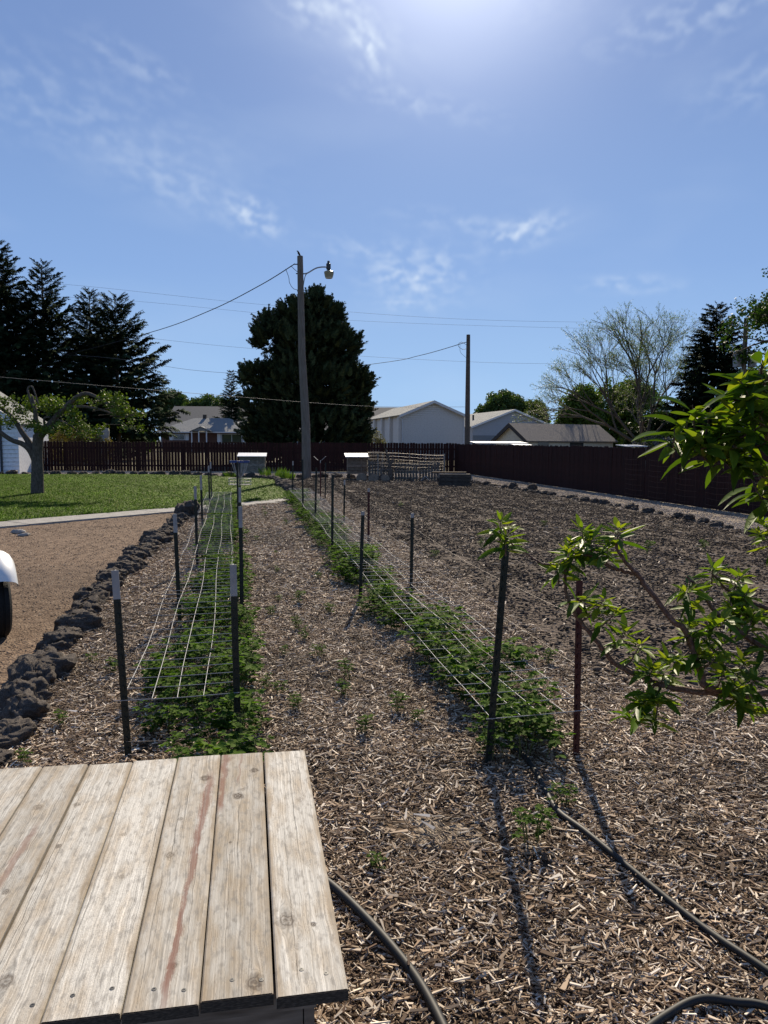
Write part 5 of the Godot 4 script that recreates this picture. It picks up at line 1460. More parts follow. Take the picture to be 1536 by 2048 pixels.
# ---------------------------------------------------------------- poles and lines
func make_poles() -> void:
	var p := thing("light_pole", "tall weathered wooden pole with a yard light on a curved arm", "light pole", Vector3(-3.5, 0, -34.0))
	var mb := MB.new()
	mb.tube([Vector3(0.03, -0.4, 0), Vector3(0, 2.4, 0), Vector3(-0.16, 5.5, 0), Vector3(-0.22, 9.7, 0)], [0.215, 0.19, 0.16, 0.125], 12)
	part("pole", mb, M.pole, p)
	mb = MB.new()
	mb.tube(smooth([Vector3(-0.1, 8.95, 0), Vector3(0.1, 8.98, 0), Vector3(0.45, 9.18, 0), Vector3(0.72, 9.24, 0), Vector3(0.95, 9.24, 0)], 4), [0.03], 7)
	mb.tube(smooth([Vector3(-0.08, 8.45, 0), Vector3(0.0, 8.85, 0), Vector3(0.12, 8.99, 0)], 4), [0.02], 6)
	part("arm", mb, M.steel, p)
	mb = MB.new()
	mb.lathe(Vector3(1.02, 0, 0), [[0.0, 9.5], [0.05, 9.5], [0.06, 9.4], [0.1, 9.38], [0.1, 9.15], [0.06, 9.12], [0.06, 9.08]], 12)
	var head := part("lamp_head", mb, M.dark_steel, p)
	mb = MB.new()
	mb.lathe(Vector3(1.04, 0, 0), [[0.08, 9.1], [0.21, 9.04], [0.215, 9.0], [0.17, 8.8]], 16)
	part("lamp_shade", mb, M.lamp_cap, head)
	mb = MB.new()
	mb.lathe(Vector3(1.04, 0, 0), [[0.165, 8.82], [0.15, 8.76], [0.0, 8.74]], 16)
	part("lamp_lens", mb, M.lens, head)
	mb = MB.new()
	mb.tube([Vector3(-0.5, 9.35, 0), Vector3(-0.2, 9.35, 0)], [0.02, 0.03], 6)
	mb.tube([Vector3(-0.4, 8.95, 0.02), Vector3(-0.18, 8.95, 0.02)], [0.025, 0.03], 6)
	part("insulators", mb, M.dark_steel, p)
	mb = MB.new()
	mb.tube(smooth([Vector3(-0.85, 9.15, 0), Vector3(-0.72, 8.8, 0), Vector3(-0.68, 8.55, 0), Vector3(-0.5, 8.3, 0), Vector3(-0.22, 8.25, 0)], 4), [0.012], 5)
	mb.tube(smooth([Vector3(-0.62, 9.28, 0), Vector3(-0.45, 9.12, 0), Vector3(-0.25, 8.96, 0)], 4), [0.012], 5)
	part("drop_wire", mb, M.cable, p)
	# small bird on the pole top
	var bd := thing("bird", "small dark bird perched on top of the wooden light pole", "bird", Vector3(-3.76, 9.7, -34.0))
	var bb := MB.new()
	bb.tube([Vector3(0.09, -0.02, 0), Vector3(0.05, 0.03, 0), Vector3(0, 0.09, 0), Vector3(-0.03, 0.15, 0), Vector3(-0.05, 0.2, 0), Vector3(-0.085, 0.215, 0), Vector3(-0.11, 0.21, 0)], [0.008, 0.02, 0.05, 0.045, 0.028, 0.026, 0.003], 9)
	bb.tube([Vector3(0.0, 0.06, 0.02), Vector3(0.0, -0.01, 0.02)], [0.005], 4)
	bb.tube([Vector3(0.0, 0.06, -0.02), Vector3(0.0, -0.01, -0.02)], [0.005], 4)
	part("body", bb, M.black, bd)
	# utility pole
	p = thing("utility_pole", "plain dark wooden utility pole beside the tall garage", "utility pole", Vector3(4.6, 0, -42.6))
	mb = MB.new()
	mb.tube([Vector3(0.05, -0.4, 0), Vector3(0.02, 3.5, 0), Vector3(0, 7.55, 0)], [0.16, 0.14, 0.105], 10)
	part("pole", mb, M.bark, p)
	mb = MB.new()
	mb.tube(smooth([Vector3(-0.1, 7.0, 0), Vector3(-0.4, 7.15, 0), Vector3(-0.55, 6.95, 0), Vector3(-0.3, 6.75, 0), Vector3(-0.08, 6.8, 0)], 4), [0.012], 5)
	mb.tube(smooth([Vector3(-0.45, 7.0, 0), Vector3(-0.42, 6.6, 0), Vector3(-0.1, 6.3, 0)], 4), [0.008], 5)
	part("drop_wire", mb, M.cable, p)
	# transformer pole among the trees
	p = thing("transformer_pole", "utility pole with a grey transformer among the trees", "utility pole", Vector3(21.0, 0, -45.0))
	mb = MB.new()
	mb.tube([Vector3(0, -0.4, 0), Vector3(0, 8.9, 0)], [0.17, 0.12], 10)
	part("pole", mb, M.pole, p)
	mb = MB.new()
	mb.box(Vector3(0, 8.4, 0.16), Vector3(2.2, 0.12, 0.1), Basis(Vector3.BACK, 0.25))
	part("cross_arm", mb, M.pole, p)
	for x in [-0.42, 0.45]:
		mb = MB.new()
		mb.lathe(Vector3(x, 6.1, 0.05), [[0.0, 0.0], [0.24, 0.0], [0.24, 0.85], [0.18, 0.95], [0.0, 0.97]], 12)
		part("transformer", mb, M.steel, p)
	# overhead lines
	var lines := [
		[[[-3.95, 9.37, -34.0], [-6.12, 9.24, -38.0], [-9.72, 8.85, -43.0], [-15.21, 8.6, -50.0], [-26.97, 8.2, -62.0], [-42.46, 7.9, -75.0]], 0.022, "twisted service cable running from the light pole toward the spruces", "cable"],
		[[[4.5, 7.15, -42.6], [2.37, 7.45, -52.0], [-0.99, 7.85, -62.0], [-16.96, 8.7, -90.0]], 0.02, "service cable running from the plain utility pole behind the evergreen", "cable"],
		[[[-15.84, 4.15, -28.0], [-15.02, 4.1, -30.0], [-7.66, 3.86, -38.0], [-1.07, 3.59, -42.0], [4.55, 3.6, -42.6]], 0.009, "low slack line crossing in front of the spruces and evergreen", "grey_cable"],
		[[[-67.2, 26.07, -120.0], [-49.46, 25.5, -120.0], [-20.17, 23.5, -125.0], [10.92, 22.2, -130.0], [40.34, 21.7, -130.0], [73.96, 21.9, -130.0]], 0.016, "upper faint distribution line high across the sky", "grey_cable"],
		[[[-67.85, 24.37, -121.0], [-40.59, 23.3, -121.0], [-5.7, 21.2, -126.0], [40.37, 20.6, -130.0], [74.03, 20.6, -130.0]], 0.015, "lower faint distribution line high across the sky", "grey_cable"],
		[[[-39.82, 14.08, -80.0], [-24.22, 12.63, -85.0], [-10.83, 11.8, -88.0], [7.62, 11.03, -90.0], [22.25, 10.76, -90.0], [51.49, 10.9, -90.0]], 0.012, "faint line crossing behind the evergreen and plain utility pole", "grey_cable"],
		[[[-39.5, 9.71, -70.0], [-22.28, 8.09, -60.0], [-14.5, 7.2, -62.0], [-3.39, 7.0, -66.0]], 0.012, "line running from the spruces to the evergreen at mid height", "grey_cable"]]
	for l in lines:
		mb = MB.new()
		mb.tube(smooth(pts3(l[0]), 8), [l[1]], 5)
		tag(part("power_line", mb, M[l[3]], self), l[2], "power line", "overhead lines")

# ---------------------------------------------------------------- the weathered box in front
func plank_texture(sd: int, knots: Array, stains: Array, warm: float, rough: float, cracks: Array, tone: float) -> ImageTexture:
	var w := 224
	var h := 1280
	var streak := noise(0.06, 4, sd)
	var fibre := noise(0.5, 3, sd + 1)
	var warp := noise(0.006, 3, sd + 2)
	var blot := noise(0.012, 5, sd + 3)
	var fuzz := noise(0.13, 4, sd + 4)
	var data := PackedByteArray()
	var pw := 176   # pixels across and along; the pattern is laid out on w by h
	var ph := 1008
	data.resize(pw * ph * 3)
	for y in ph:
		var fy := y * float(h) / ph
		var sway := 6.0 * warp.get_noise_2d(40.0, fy)
		for x in pw:
			var fx := x * float(w) / pw
			var gx := fx + sway + 3.5 * warp.get_noise_2d(fx * 3.0, fy * 0.7)
			var knot := 0.0
			for k in knots:   # [x, y, radius in pixels, darkness]
				var kr: float = k[2] * 1.55
				var dx: float = (fx - k[0] * w) / kr
				var dy: float = (fy - k[1] * h) / (kr * 0.85)
				if absf(dx) > 5.0 or absf(dy) > 9.0:
					continue
				var r2 := dx * dx + dy * dy * 0.16
				gx += -signf(dx) * kr * 1.1 * exp(-r2 * 0.35) * minf(1.0, absf(dx) * 1.4)
				var e := sqrt(dx * dx + dy * dy) * 0.8 + 0.4 * blot.get_noise_2d(fx * 3.5 + k[0] * 300.0, fy * 3.5)
				if e < 1.35:
					knot = maxf(knot, k[3] * (1.0 if e < 1.0 else (1.35 - e) / 0.35) * (0.72 + 0.28 * sin(e * 11.0)))
			var n1 := streak.get_noise_2d(gx * 1.6, fy * 0.014)
			var n2 := streak.get_noise_2d(gx * 4.0 + 300.0, fy * 0.022)
			var fb := fibre.get_noise_2d(gx * 0.9, fy * 0.02)
			var f := fuzz.get_noise_2d(fx * 0.9 + fy * 0.25, fy * 0.55)
			var b := blot.get_noise_2d(fx * 0.9, fy * 0.35)
			var b2 := blot.get_noise_2d(fx * 2.5 + 500.0, fy * 1.4)
			var c := Vector3(0.49, 0.47, 0.42).lerp(Vector3(0.38, 0.315, 0.23), clampf(warm + b * 0.9, 0, 1))
			c = c.lerp(Vector3(0.25, 0.235, 0.21), clampf(b2 * 1.5 - 0.1, 0, 0.65))
			c *= tone * (1.0 + 0.38 * n1 + 0.34 * n2 + 0.2 * fb)
			var vein := clampf(1.0 - absf(n1 - 0.12) * 16.0, 0, 1) * (0.55 + 0.9 * b) + clampf(1.0 - absf(n2) * 11.0, 0, 1) * 0.3 * (0.5 + b2)
			c = c.lerp(Vector3(0.22, 0.185, 0.14), clampf(vein * (1.25 - 0.6 * rough), 0, 0.8))
			var rim := minf(fx, w - fx) / 26.0 + 0.9 * blot.get_noise_2d(fx * 0.5 + 900.0, fy * 0.3)
			c = c.lerp(Vector3(0.27, 0.205, 0.13), clampf(0.62 - rim, 0, 0.62) * (0.9 + 0.7 * n2))
			if rough > 0.3:
				c *= 1.0 + rough * 0.30 * f
				if f > 0.30:
					c *= 1.0 - 0.3 * rough
			if fb > 0.5:
				c *= 0.8
			for q in cracks:   # [x, y0, y1, half width in pixels]
				var v: float = fy / h
				if v > q[1] and v < q[2]:
					var xx: float = q[0] * w - sway * 0.6 + 4.0 * warp.get_noise_2d(900.0 + q[0] * 700.0, fy * 1.5)
					var e: float = absf(fx - xx) / (q[3] * (0.5 + 0.5 * sin(PI * (v - q[1]) / (q[2] - q[1]))) + 0.3)
					if e < 1.0:
						c *= 0.28 + 0.4 * e
			if knot > 0.0:
				c = c.lerp(Vector3(0.06, 0.042, 0.03), clampf(knot * 1.25, 0, 0.92))
			for q in stains:   # [x at the start, x at the end, y0, y1, half width, strength]
				var v: float = fy / h
				if v > q[2] and v < q[3]:
					var g: float = (v - q[2]) / (q[3] - q[2])
					var xx: float = lerpf(q[0], q[1], g) * w + 9.0 * warp.get_noise_2d(9.0, fy * 1.4)
					var e: float = absf(fx - xx) / (q[4] * w * (0.7 + 0.5 * b + 0.3 * sin(g * 7.0))) + 0.3 * f + 0.5 * n2
					if e < 1.0:
						c = c.lerp(Vector3(0.17, 0.075, 0.052), 0.95 * q[5] * clampf((1.0 - e) * 1.7, 0, 1) * (0.75 + 0.35 * n1) * clampf(minf(g, 1.0 - g) * 9.0, 0, 1))
			var col := Color(clampf(c.x, 0, 1), clampf(c.y, 0, 1), clampf(c.z, 0, 1)).linear_to_srgb()
			var i := (y * pw + x) * 3
			data[i] = int(col.r * 255.0); data[i + 1] = int(col.g * 255.0); data[i + 2] = int(col.b * 255.0)
	return ImageTexture.create_from_image(Image.create_from_data(pw, ph, false, Image.FORMAT_RGB8, data))
func make_box() -> void:
	# local x runs along the short side, z along the boards; the corner beside the mulch path is the origin
	var t := thing("wooden_box", "weathered wooden box with a plank lid on the mulch", "box", Vector3(-0.252, 0, -2.375), atan2(0.176, 0.984))
	var top := 0.70
	var bw := 0.1335
	var lid_l := 1.085
	var specs := [
		[11, [[0.66, 0.14, 5.0, 0.4], [0.2, 0.80, 16.0, 0.6], [0.72, 0.31, 9.0, 0.35], [0.64, 0.82, 5.0, 0.8]], [], 0.2, 0.25, [[0.55, 0.08, 0.6, 1.0], [0.3, 0.45, 0.98, 0.8], [0.8, 0.1, 0.3, 0.8]]],
		[23, [[0.42, 0.27, 12.0, 0.85], [0.8, 0.12, 10.0, 0.8], [0.52, 0.235, 7.0, 0.4], [0.75, 0.97, 14.0, 0.6], [0.3, 0.5, 3.0, 0.7]], [[0.1, 0.06, -0.05, 0.36, 0.13, 1.0], [0.5, 0.42, -0.05, 0.2, 0.06, 0.6]], 0.5, 0.12, [[0.45, 0.3, 0.6, 0.8], [0.7, 0.35, 0.95, 0.8], [0.3, 0.55, 1.0, 0.7]]],
		[37, [[0.72, 0.15, 12.0, 0.75], [0.3, 0.37, 6.0, 0.5], [0.22, 0.53, 9.0, 0.5], [0.6, 0.9, 6.0, 0.6]], [[0.86, 0.5, 0.09, 1.05, 0.13, 1.0]], 0.35, 0.3, [[0.25, 0.3, 0.56, 1.6], [0.38, 0.05, 0.5, 0.9], [0.75, 0.2, 0.9, 0.9], [0.15, 0.6, 1.0, 0.9]]],
		[41, [[0.3, 0.42, 6.0, 0.35], [0.5, 0.6, 6.0, 0.35]], [], 0.12, 1.0, [[0.93, 0.0, 0.8, 1.2], [0.06, 0.1, 0.9, 0.8]]],
		[59, [[0.12, 0.24, 8.0, 0.5], [0.3, 0.88, 13.0, 0.55], [0.15, 0.44, 6.0, 0.6]], [], 0.2, 0.9, [[0.1, 0.05, 0.95, 1.2], [0.2, 0.3, 0.9, 0.9]]],
		[67, [[0.4, 0.25, 11.0, 0.4], [0.7, 0.62, 7.0, 0.6]], [[0.6, 0.4, 0.32, 0.9, 0.1, 0.7]], 0.3, 0.6, [[0.4, 0.2, 0.8, 0.9]]],
		[73, [[0.5, 0.5, 10.0, 0.5]], [], 0.2, 0.6, [[0.5, 0.1, 0.9, 0.9]]]]
	for k in 8:
		var s: Array = specs[mini(k, 6)]
		var m := StandardMaterial3D.new()
		if k < 7:
			m.albedo_texture = plank_texture(s[0], s[1], s[2], s[3], s[4], s[5], [1.0, 0.8, 0.88, 1.08, 1.0, 0.84, 0.95][k])
			s.append(m.albedo_texture)
		else:
			m.albedo_texture = s[6]
		m.roughness = 0.85
		m.metallic_specular = 0.3
		m.heightmap_enabled = true
		m.heightmap_texture = m.albedo_texture
		m.heightmap_scale = 0.2
		var mb := MB.new()
		var x1 := -bw * k - rng.randf_range(0.0008, 0.0025)
		var x0 := -bw * (k + 1) + rng.randf_range(0.0008, 0.003)
		var th := 0.022
		var end := rng.randf_range(-0.007, 0.007)
		var fro := rng.randf_range(-0.007, 0.008)
		var y1 := top + rng.randf_range(-0.0025, 0.0025)
		var r := 0.003
		# top face with the plank's own grain, chamfered long edges, thin sides
		var up := Vector3.UP
		mb.quad(Vector3(x0 + r, y1, end), Vector3(x1 - r, y1, end), Vector3(x1 - r, y1, lid_l + fro), Vector3(x0 + r, y1, lid_l + fro), up)
		mb.quad(Vector3(x0, y1 - r, end), Vector3(x0 + r, y1, end), Vector3(x0 + r, y1, lid_l + fro), Vector3(x0, y1 - r, lid_l + fro), Vector3(-0.7, 0.7, 0), Rect2(0, 0, 0.03, 1))
		mb.quad(Vector3(x1 - r, y1, end), Vector3(x1, y1 - r, end), Vector3(x1, y1 - r, lid_l + fro), Vector3(x1 - r, y1, lid_l + fro), Vector3(0.7, 0.7, 0), Rect2(0.97, 0, 0.03, 1))
		mb.quad(Vector3(x0, y1 - th, end), Vector3(x0, y1 - r, end), Vector3(x0, y1 - r, lid_l + fro), Vector3(x0, y1 - th, lid_l + fro), Vector3.LEFT, Rect2(0, 0, 0.1, 1))
		mb.quad(Vector3(x1, y1 - r, end), Vector3(x1, y1 - th, end), Vector3(x1, y1 - th, lid_l + fro), Vector3(x1, y1 - r, lid_l + fro), Vector3.RIGHT, Rect2(0.9, 0, 0.1, 1))
		mb.quad(Vector3(x0, y1 - th, end), Vector3(x1, y1 - th, end), Vector3(x1, y1 - r * 0.4, end), Vector3(x0, y1 - r * 0.4, end), Vector3.FORWARD, Rect2(0, 0.2, 1, 0.02))
		mb.quad(Vector3(x0, y1 - th, end), Vector3(x1, y1 - th, end), Vector3(x1, y1 - th, lid_l + fro), Vector3(x0, y1 - th, lid_l + fro), Vector3.DOWN)
		var plank := part("lid_plank", mb, m, t)
		var eg := MB.new()
		eg.box(Vector3((x0 + x1) / 2, y1 - th / 2 - 0.0006, lid_l + fro + 0.001), Vector3(x1 - x0, th - 0.0012, 0.002))
		part("end_grain", eg, M.end_grain, plank)
		for q in [[0.24 + 0.2 * rng.randf(), lid_l - 0.05 - 0.02 * rng.randf()], [0.66 + 0.2 * rng.randf(), lid_l - 0.04 - 0.03 * rng.randf()]]:
			var sc := MB.new()
			sc.lathe(Vector3(lerpf(x0, x1, q[0]), y1, q[1]), [[0.0048, -0.001], [0.0046, 0.0007], [0.0022, 0.0008], [0.0018, 0.0002], [0.0, 0.0002]], 10)
			part("screw", sc, M.dark_steel, plank)
	var full := bw * 8
	# frame under the lid and boarded sides
	for z in [0.05, lid_l - 0.07]:
		var mb := MB.new()
		mb.box(Vector3(-full / 2 - 0.005, top - 0.047, z), Vector3(full - 0.1, 0.04, 0.05))
		part("batten", mb, M.brown_wood, t)
	for k in 4:
		var y := 0.085 + k * 0.148
		for side in 2:
			var mb := MB.new()
			mb.box(Vector3(-0.065 if side == 0 else -full + 0.055, y, lid_l / 2 - 0.01), Vector3(0.02, 0.143, lid_l - 0.16))
			part("side_board", mb, M.brown_wood, t)
			mb = MB.new()
			mb.box(Vector3(-full / 2 - 0.005, y, lid_l - 0.1 if side == 0 else 0.08), Vector3(full - 0.145, 0.143, 0.02))
			part("side_board", mb, M.brown_wood, t)
	for q in [[-0.1, 0.11], [-0.1, lid_l - 0.13], [-full + 0.1, 0.11], [-full + 0.1, lid_l - 0.13]]:
		var mb := MB.new()
		mb.box(Vector3(q[0], 0.315, q[1]), Vector3(0.05, 0.67, 0.04))
		part("corner_post", mb, M.brown_wood, t)

# ---------------------------------------------------------------- smaller things
func hutch(at: Vector3, turn: float, w: float, m: Material, label: String, legs: float) -> void:
	var t := thing("wooden_hutch", label, "hutch", at, turn)
	var y := legs
	for k in 5:
		var mb := MB.new()
		var tn := rng.randf_range(0.65, 1.2)
		mb.col = Color(tn, tn, tn * 0.97)
		mb.box(Vector3(rng.randf_range(-0.015, 0.015), y + 0.07, 0.3 + rng.randf_range(-0.006, 0.006)), Vector3(w + rng.randf_range(-0.03, 0.03), 0.125, 0.022))
		part("front_board", mb, m, t)
		for s in [-1.0, 1.0]:
			mb = MB.new()
			mb.box(Vector3(s * (w / 2 - 0.012), y + 0.07, 0), Vector3(0.022, 0.138, 0.57))
			part("side_board", mb, m, t)
		mb = MB.new()
		mb.box(Vector3(0, y + 0.07, -0.3), Vector3(w, 0.138, 0.022))
		part("back_board", mb, m, t)
		y += 0.145
	var dr := MB.new()
	dr.box(Vector3(w * 0.2, legs + 0.36, 0.325), Vector3(0.03, 0.7, 0.02))
	part("front_batten", dr, m, t)
	for s in [[-1, -1], [1, -1], [1, 1], [-1, 1]]:
		var mb := MB.new()
		mb.box(Vector3(s[0] * (w / 2 - 0.06), (legs + 0.1) / 2, s[1] * 0.24), Vector3(0.07, legs + 0.1, 0.07))
		part("leg", mb, M.tie, t)
	var lid := MB.new()
	lid.box(Vector3(-0.02, y + 0.09, 0.02), Vector3(w + 0.18, 0.03, 0.86), Basis(Vector3.RIGHT, 0.16))
	part("lid", lid, M.white_lid, t)
	var ga := MB.new()
	ga.hexa([Vector3(-w / 2 + 0.02, y, -0.28), Vector3(w / 2 - 0.02, y, -0.28), Vector3(w / 2 - 0.02, y, 0.28), Vector3(-w / 2 + 0.02, y, 0.28), Vector3(-w / 2 + 0.02, y + 0.11, -0.28), Vector3(w / 2 - 0.02, y + 0.11, -0.28), Vector3(w / 2 - 0.02, y + 0.02, 0.28), Vector3(-w / 2 + 0.02, y + 0.02, 0.28)])
	part("lid_frame", ga, m, t)
func make_things() -> void:
	hutch(Vector3(-6.0, 0, -34.7), 0.12, 1.12, M.old_wood, "grey weathered wooden hutch with a white lid beside the lawn", 0.22)
	hutch(Vector3(-1.2, 0.05, -33.4), 0.12, 0.85, M.brown_wood, "brown wooden hutch with a white lid beside the wire enclosure", 0.2)
	# disc golf basket
	var b := thing("disc_golf_basket", "disc golf basket with a blue top band on the lawn edge", "disc golf basket", Vector3(-3.86, 0, -20.3))
	var mb := MB.new()
	mb.tube([Vector3(0, -0.05, 0), Vector3(0, 1.16, 0)], [0.021], 8)
	part("pole", mb, M.dark_steel, b)
	mb = MB.new()
	mb.lathe(Vector3.ZERO, [[0.25, 1.10], [0.265, 1.10], [0.265, 1.155], [0.25, 1.155], [0.25, 1.10]], 22)
	part("top_band", mb, M.blue, b)
	mb = MB.new()
	for k in 8:
		var a := TAU * k / 8
		mb.tube([Vector3(0, 1.15, 0), Vector3(cos(a) * 0.255, 1.13, sin(a) * 0.255)], [0.006], 4)
	part("spokes", mb, M.dark_steel, b)
	for k in 12:
		mb = MB.new()
		var a := TAU * k / 12
		var d := Vector3(cos(a), 0, sin(a))
		mb.tube([d * 0.22 + Vector3(0, 1.11, 0), d * 0.17 + Vector3(0, 0.92, 0), d * 0.1 + Vector3(0, 0.78, 0), d * 0.035 + Vector3(0, 0.7, 0)], [0.007], 4)
		part("chain", mb, M.wire, b)
	mb = MB.new()
	for y in [0.52, 0.6, 0.68]:
		var ring := []
		for k in 25:
			ring.append(Vector3(cos(TAU * k / 24) * 0.3, y, sin(TAU * k / 24) * 0.3))
		mb.tube(ring, [0.006], 4, false)
	for k in 20:
		var d := Vector3(cos(TAU * k / 20), 0, sin(TAU * k / 20))
		mb.tube([d * 0.3 + Vector3(0, 0.68, 0), d * 0.3 + Vector3(0, 0.52, 0), d * 0.02 + Vector3(0, 0.5, 0)], [0.004], 4)
	part("basket_cage", mb, M.wire, b)
	# wire compost enclosure
	var e := thing("wire_enclosure", "round rusty wire compost enclosure at the end of the tilled soil", "enclosure", Vector3(0.95, 0, -33.0), 0.05)
	for k in 9:
		var ring := []
		var y := 0.06 + k * 0.135
		for q in 33:
			var a := TAU * q / 32
			ring.append(Vector3(cos(a) * 1.66, y + 0.02 * sin(a * 3 + k * 0.3) + (0.06 * cos(a) if k > 5 else 0.0) * -1.0, sin(a) * 0.95))
		mb = MB.new()
		mb.tube(ring, [0.012 if k == 8 else 0.007], 5, false)
		part("wire_ring", mb, M.rust_wire, e)
	for q in 44:
		var a := TAU * q / 44
		mb = MB.new()
		mb.tube([Vector3(cos(a) * 1.66, 0.0, sin(a) * 0.95), Vector3(cos(a) * 1.665, 1.16 - 0.06 * cos(a), sin(a) * 0.955)], [0.004], 4)
		part("wire", mb, M.rust_wire, e)
	for q in [0.3, 2.4, 4.1, 5.3]:
		mb = MB.new()
		mb.box(Vector3(cos(q) * 1.7, 0.55, sin(q) * 0.98), Vector3(0.05, 1.2, 0.05))
		part("stake", mb, M.old_wood, e)
	# pallets stood up around it
	var pal := func(at: Vector3, turn: float, w: float, h: float, label: String) -> void:
		var t := thing("wooden_pallet", label, "pallet", at, turn, "pallets in the wire enclosure")
		var x := -w / 2 + 0.05
		while x < w / 2:
			var m := MB.new()
			var tn := rng.randf_range(0.35, 0.65)
			m.col = Color(tn, tn, tn)
			m.box(Vector3(x, h / 2, 0.03), Vector3(0.09, h + rng.randf_range(-0.03, 0.02), 0.018))
			part("slat", m, M.old_wood, t)
			x += 0.125
		for y in [0.12, h / 2, h - 0.1]:
			var m := MB.new()
			m.box(Vector3(0, y, -0.025), Vector3(w, 0.08, 0.085))
			part("stringer", m, M.old_wood, t)
	pal.call(Vector3(-0.15, 0.0, -32.55), 0.06, 1.05, 0.86, "grey pallet standing upright inside the wire, toward the brown hutch")
	pal.call(Vector3(0.95, 0.0, -32.4), 0.02, 1.0, 0.78, "grey pallet standing upright in the middle of the wire enclosure")
	pal.call(Vector3(1.95, 0.0, -32.6), -0.08, 0.9, 0.84, "grey pallet standing upright inside the wire, toward the timber stack")
	var sk := thing("tree_stake", "rough forked branch leaning inside the wire enclosure", "branch", Vector3(0.25, 0, -32.0))
	mb = MB.new()
	mb.tube([Vector3(0, -0.05, 0), Vector3(0.0, 0.5, 0), Vector3(-0.08, 0.95, 0), Vector3(-0.2, 1.38, 0)], [0.09, 0.08, 0.06, 0.02], 8)
	mb.tube([Vector3(-0.02, 0.6, 0), Vector3(0.12, 0.95, 0.02), Vector3(0.1, 1.2, 0.02)], [0.05, 0.035, 0.012], 6)
	part("branch", mb, M.bark, sk)
	var saw := thing("folding_stand", "small folded metal stand leaning at the wire enclosure's foot", "stand", Vector3(1.72, 0.02, -31.75))
	for s in [-1.0, 1.0]:
		mb = MB.new()
		mb.tube([Vector3(0, 0.22, 0), Vector3(s * 0.2, 0, 0)], [0.014], 5)
		part("leg", mb, M.steel, saw)
	# timbers
	var tl := "old dark timber in the low stack beside the wire enclosure"
	for q in [[0.0, 0.08, 0.15, 1.25, M.tie], [0.02, 0.08, -0.1, 1.22, M.tie], [0.0, 0.235, 0.14, 1.2, M.tie], [-0.03, 0.235, -0.1, 1.24, M.tie], [0.02, 0.385, 0.13, 1.18, M.tie], [0.0, 0.385, -0.12, 1.2, M.old_wood]]:
		mb = MB.new()
		mb.bevel_box(Vector3.ZERO, Vector3(0.2, 0.14, q[3]), 0.012, Basis(Vector3.UP, PI / 2))
		var o := part("timber", mb, q[4], self, Vector3(2.68 + q[0], q[1], -28.9 + q[2]))
		o.rotation.y = rng.randf_range(-0.04, 0.04) + 0.05
		tag(o, tl, "timber", "stacked timbers")
	mb = MB.new()
	mb.box(Vector3.ZERO, Vector3(1.3, 0.05, 0.2))
	var plank := part("loose_plank", mb, M.fence, self, Vector3(2.5, 0.5, -29.15))
	tag(plank, "red brown plank lying on top of the timber stack", "plank")
	for q in [[-0.95, -32.0, 0.3], [-0.45, -31.9, 0.28], [0.05, -31.75, 0.24]]:
		var t := thing("scalloped_block", "scalloped concrete edging block below the brown hutch", "edging block", Vector3(q[0], 0, q[1]), 0.1, "scalloped edging blocks")
		mb = MB.new()
		mb.col = Color(0.62, 0.52, 0.42)
		mb.lathe(Vector3(0, 0.12, 0), [[0.0, -0.05], [q[2] * 0.7, -0.05], [q[2] * 0.75, -0.03], [q[2] * 0.75, 0.03], [q[2] * 0.7, 0.05], [0.0, 0.05]], 14, Basis(Vector3.RIGHT, PI / 2 - 0.2))
		part("block", mb, M.concrete, t)
	# hoses
	var hose := func(line: Array, r: float, label: String) -> void:
		var pts := []
		for p in line:
			pts.append(Vector3(p[0], hill(p[0], p[1], 0.028) + r + p[2] + 0.008, p[1]))
		var m := MB.new()
		m.tube(smooth(pts, 10), [r], 12)
		tag(part("garden_hose", m, M.hose, self), label, "hose")
	hose.call([[0.70, -4.05, 0.0], [0.74, -3.86, 0.01], [0.767, -3.70, 0.012], [0.775, -3.45, 0.008], [0.79, -3.26, 0.006], [0.86, -3.06, 0.006], [0.967, -2.80, 0.006], [1.103, -2.47, 0.006], [1.212, -2.22, 0.006], [1.45, -1.75, 0.006]], 0.0135, "black hose running from the second berry row out past the red brown post")
	hose.call([[-0.52, -2.92, 0.004], [-0.36, -2.84, 0.006], [-0.21, -2.70, 0.008], [-0.077, -2.52, 0.008], [0.044, -2.32, 0.008], [0.132, -2.14, 0.008], [0.2, -1.9, 0.008], [0.25, -1.6, 0.008]], 0.0155, "black hose curving out from behind the wooden box")
	hose.call([[0.55, -1.75, 0.006], [0.7, -1.95, 0.006], [0.839, -2.055, 0.008], [0.945, -2.1, 0.01], [1.046, -2.1, 0.01], [1.134, -2.076, 0.01], [1.3, -1.95, 0.008], [1.5, -1.7, 0.006]], 0.0125, "black hose loop lying on the mulch below the long hose")
	# weathered stump flush with the mulch
	var st := thing("tree_stump", "weathered cracked stump cut flush with the mulch", "stump", Vector3(0.235, 0.004, -3.12), 0.4)
	mb = MB.new()
	var rim := []
	for k in 40:
		var a := TAU * k / 40
		var r := 0.165 * (1.0 + 0.22 * sin(a * 2 + 0.6) + 0.06 * sin(a * 5) + rng.randf_range(-0.05, 0.05))
		rim.append(Vector3(cos(a) * r * 0.85, 0.022 + 0.012 * sin(a * 3) + rng.randf_range(-0.008, 0.006), sin(a) * r * 1.2))
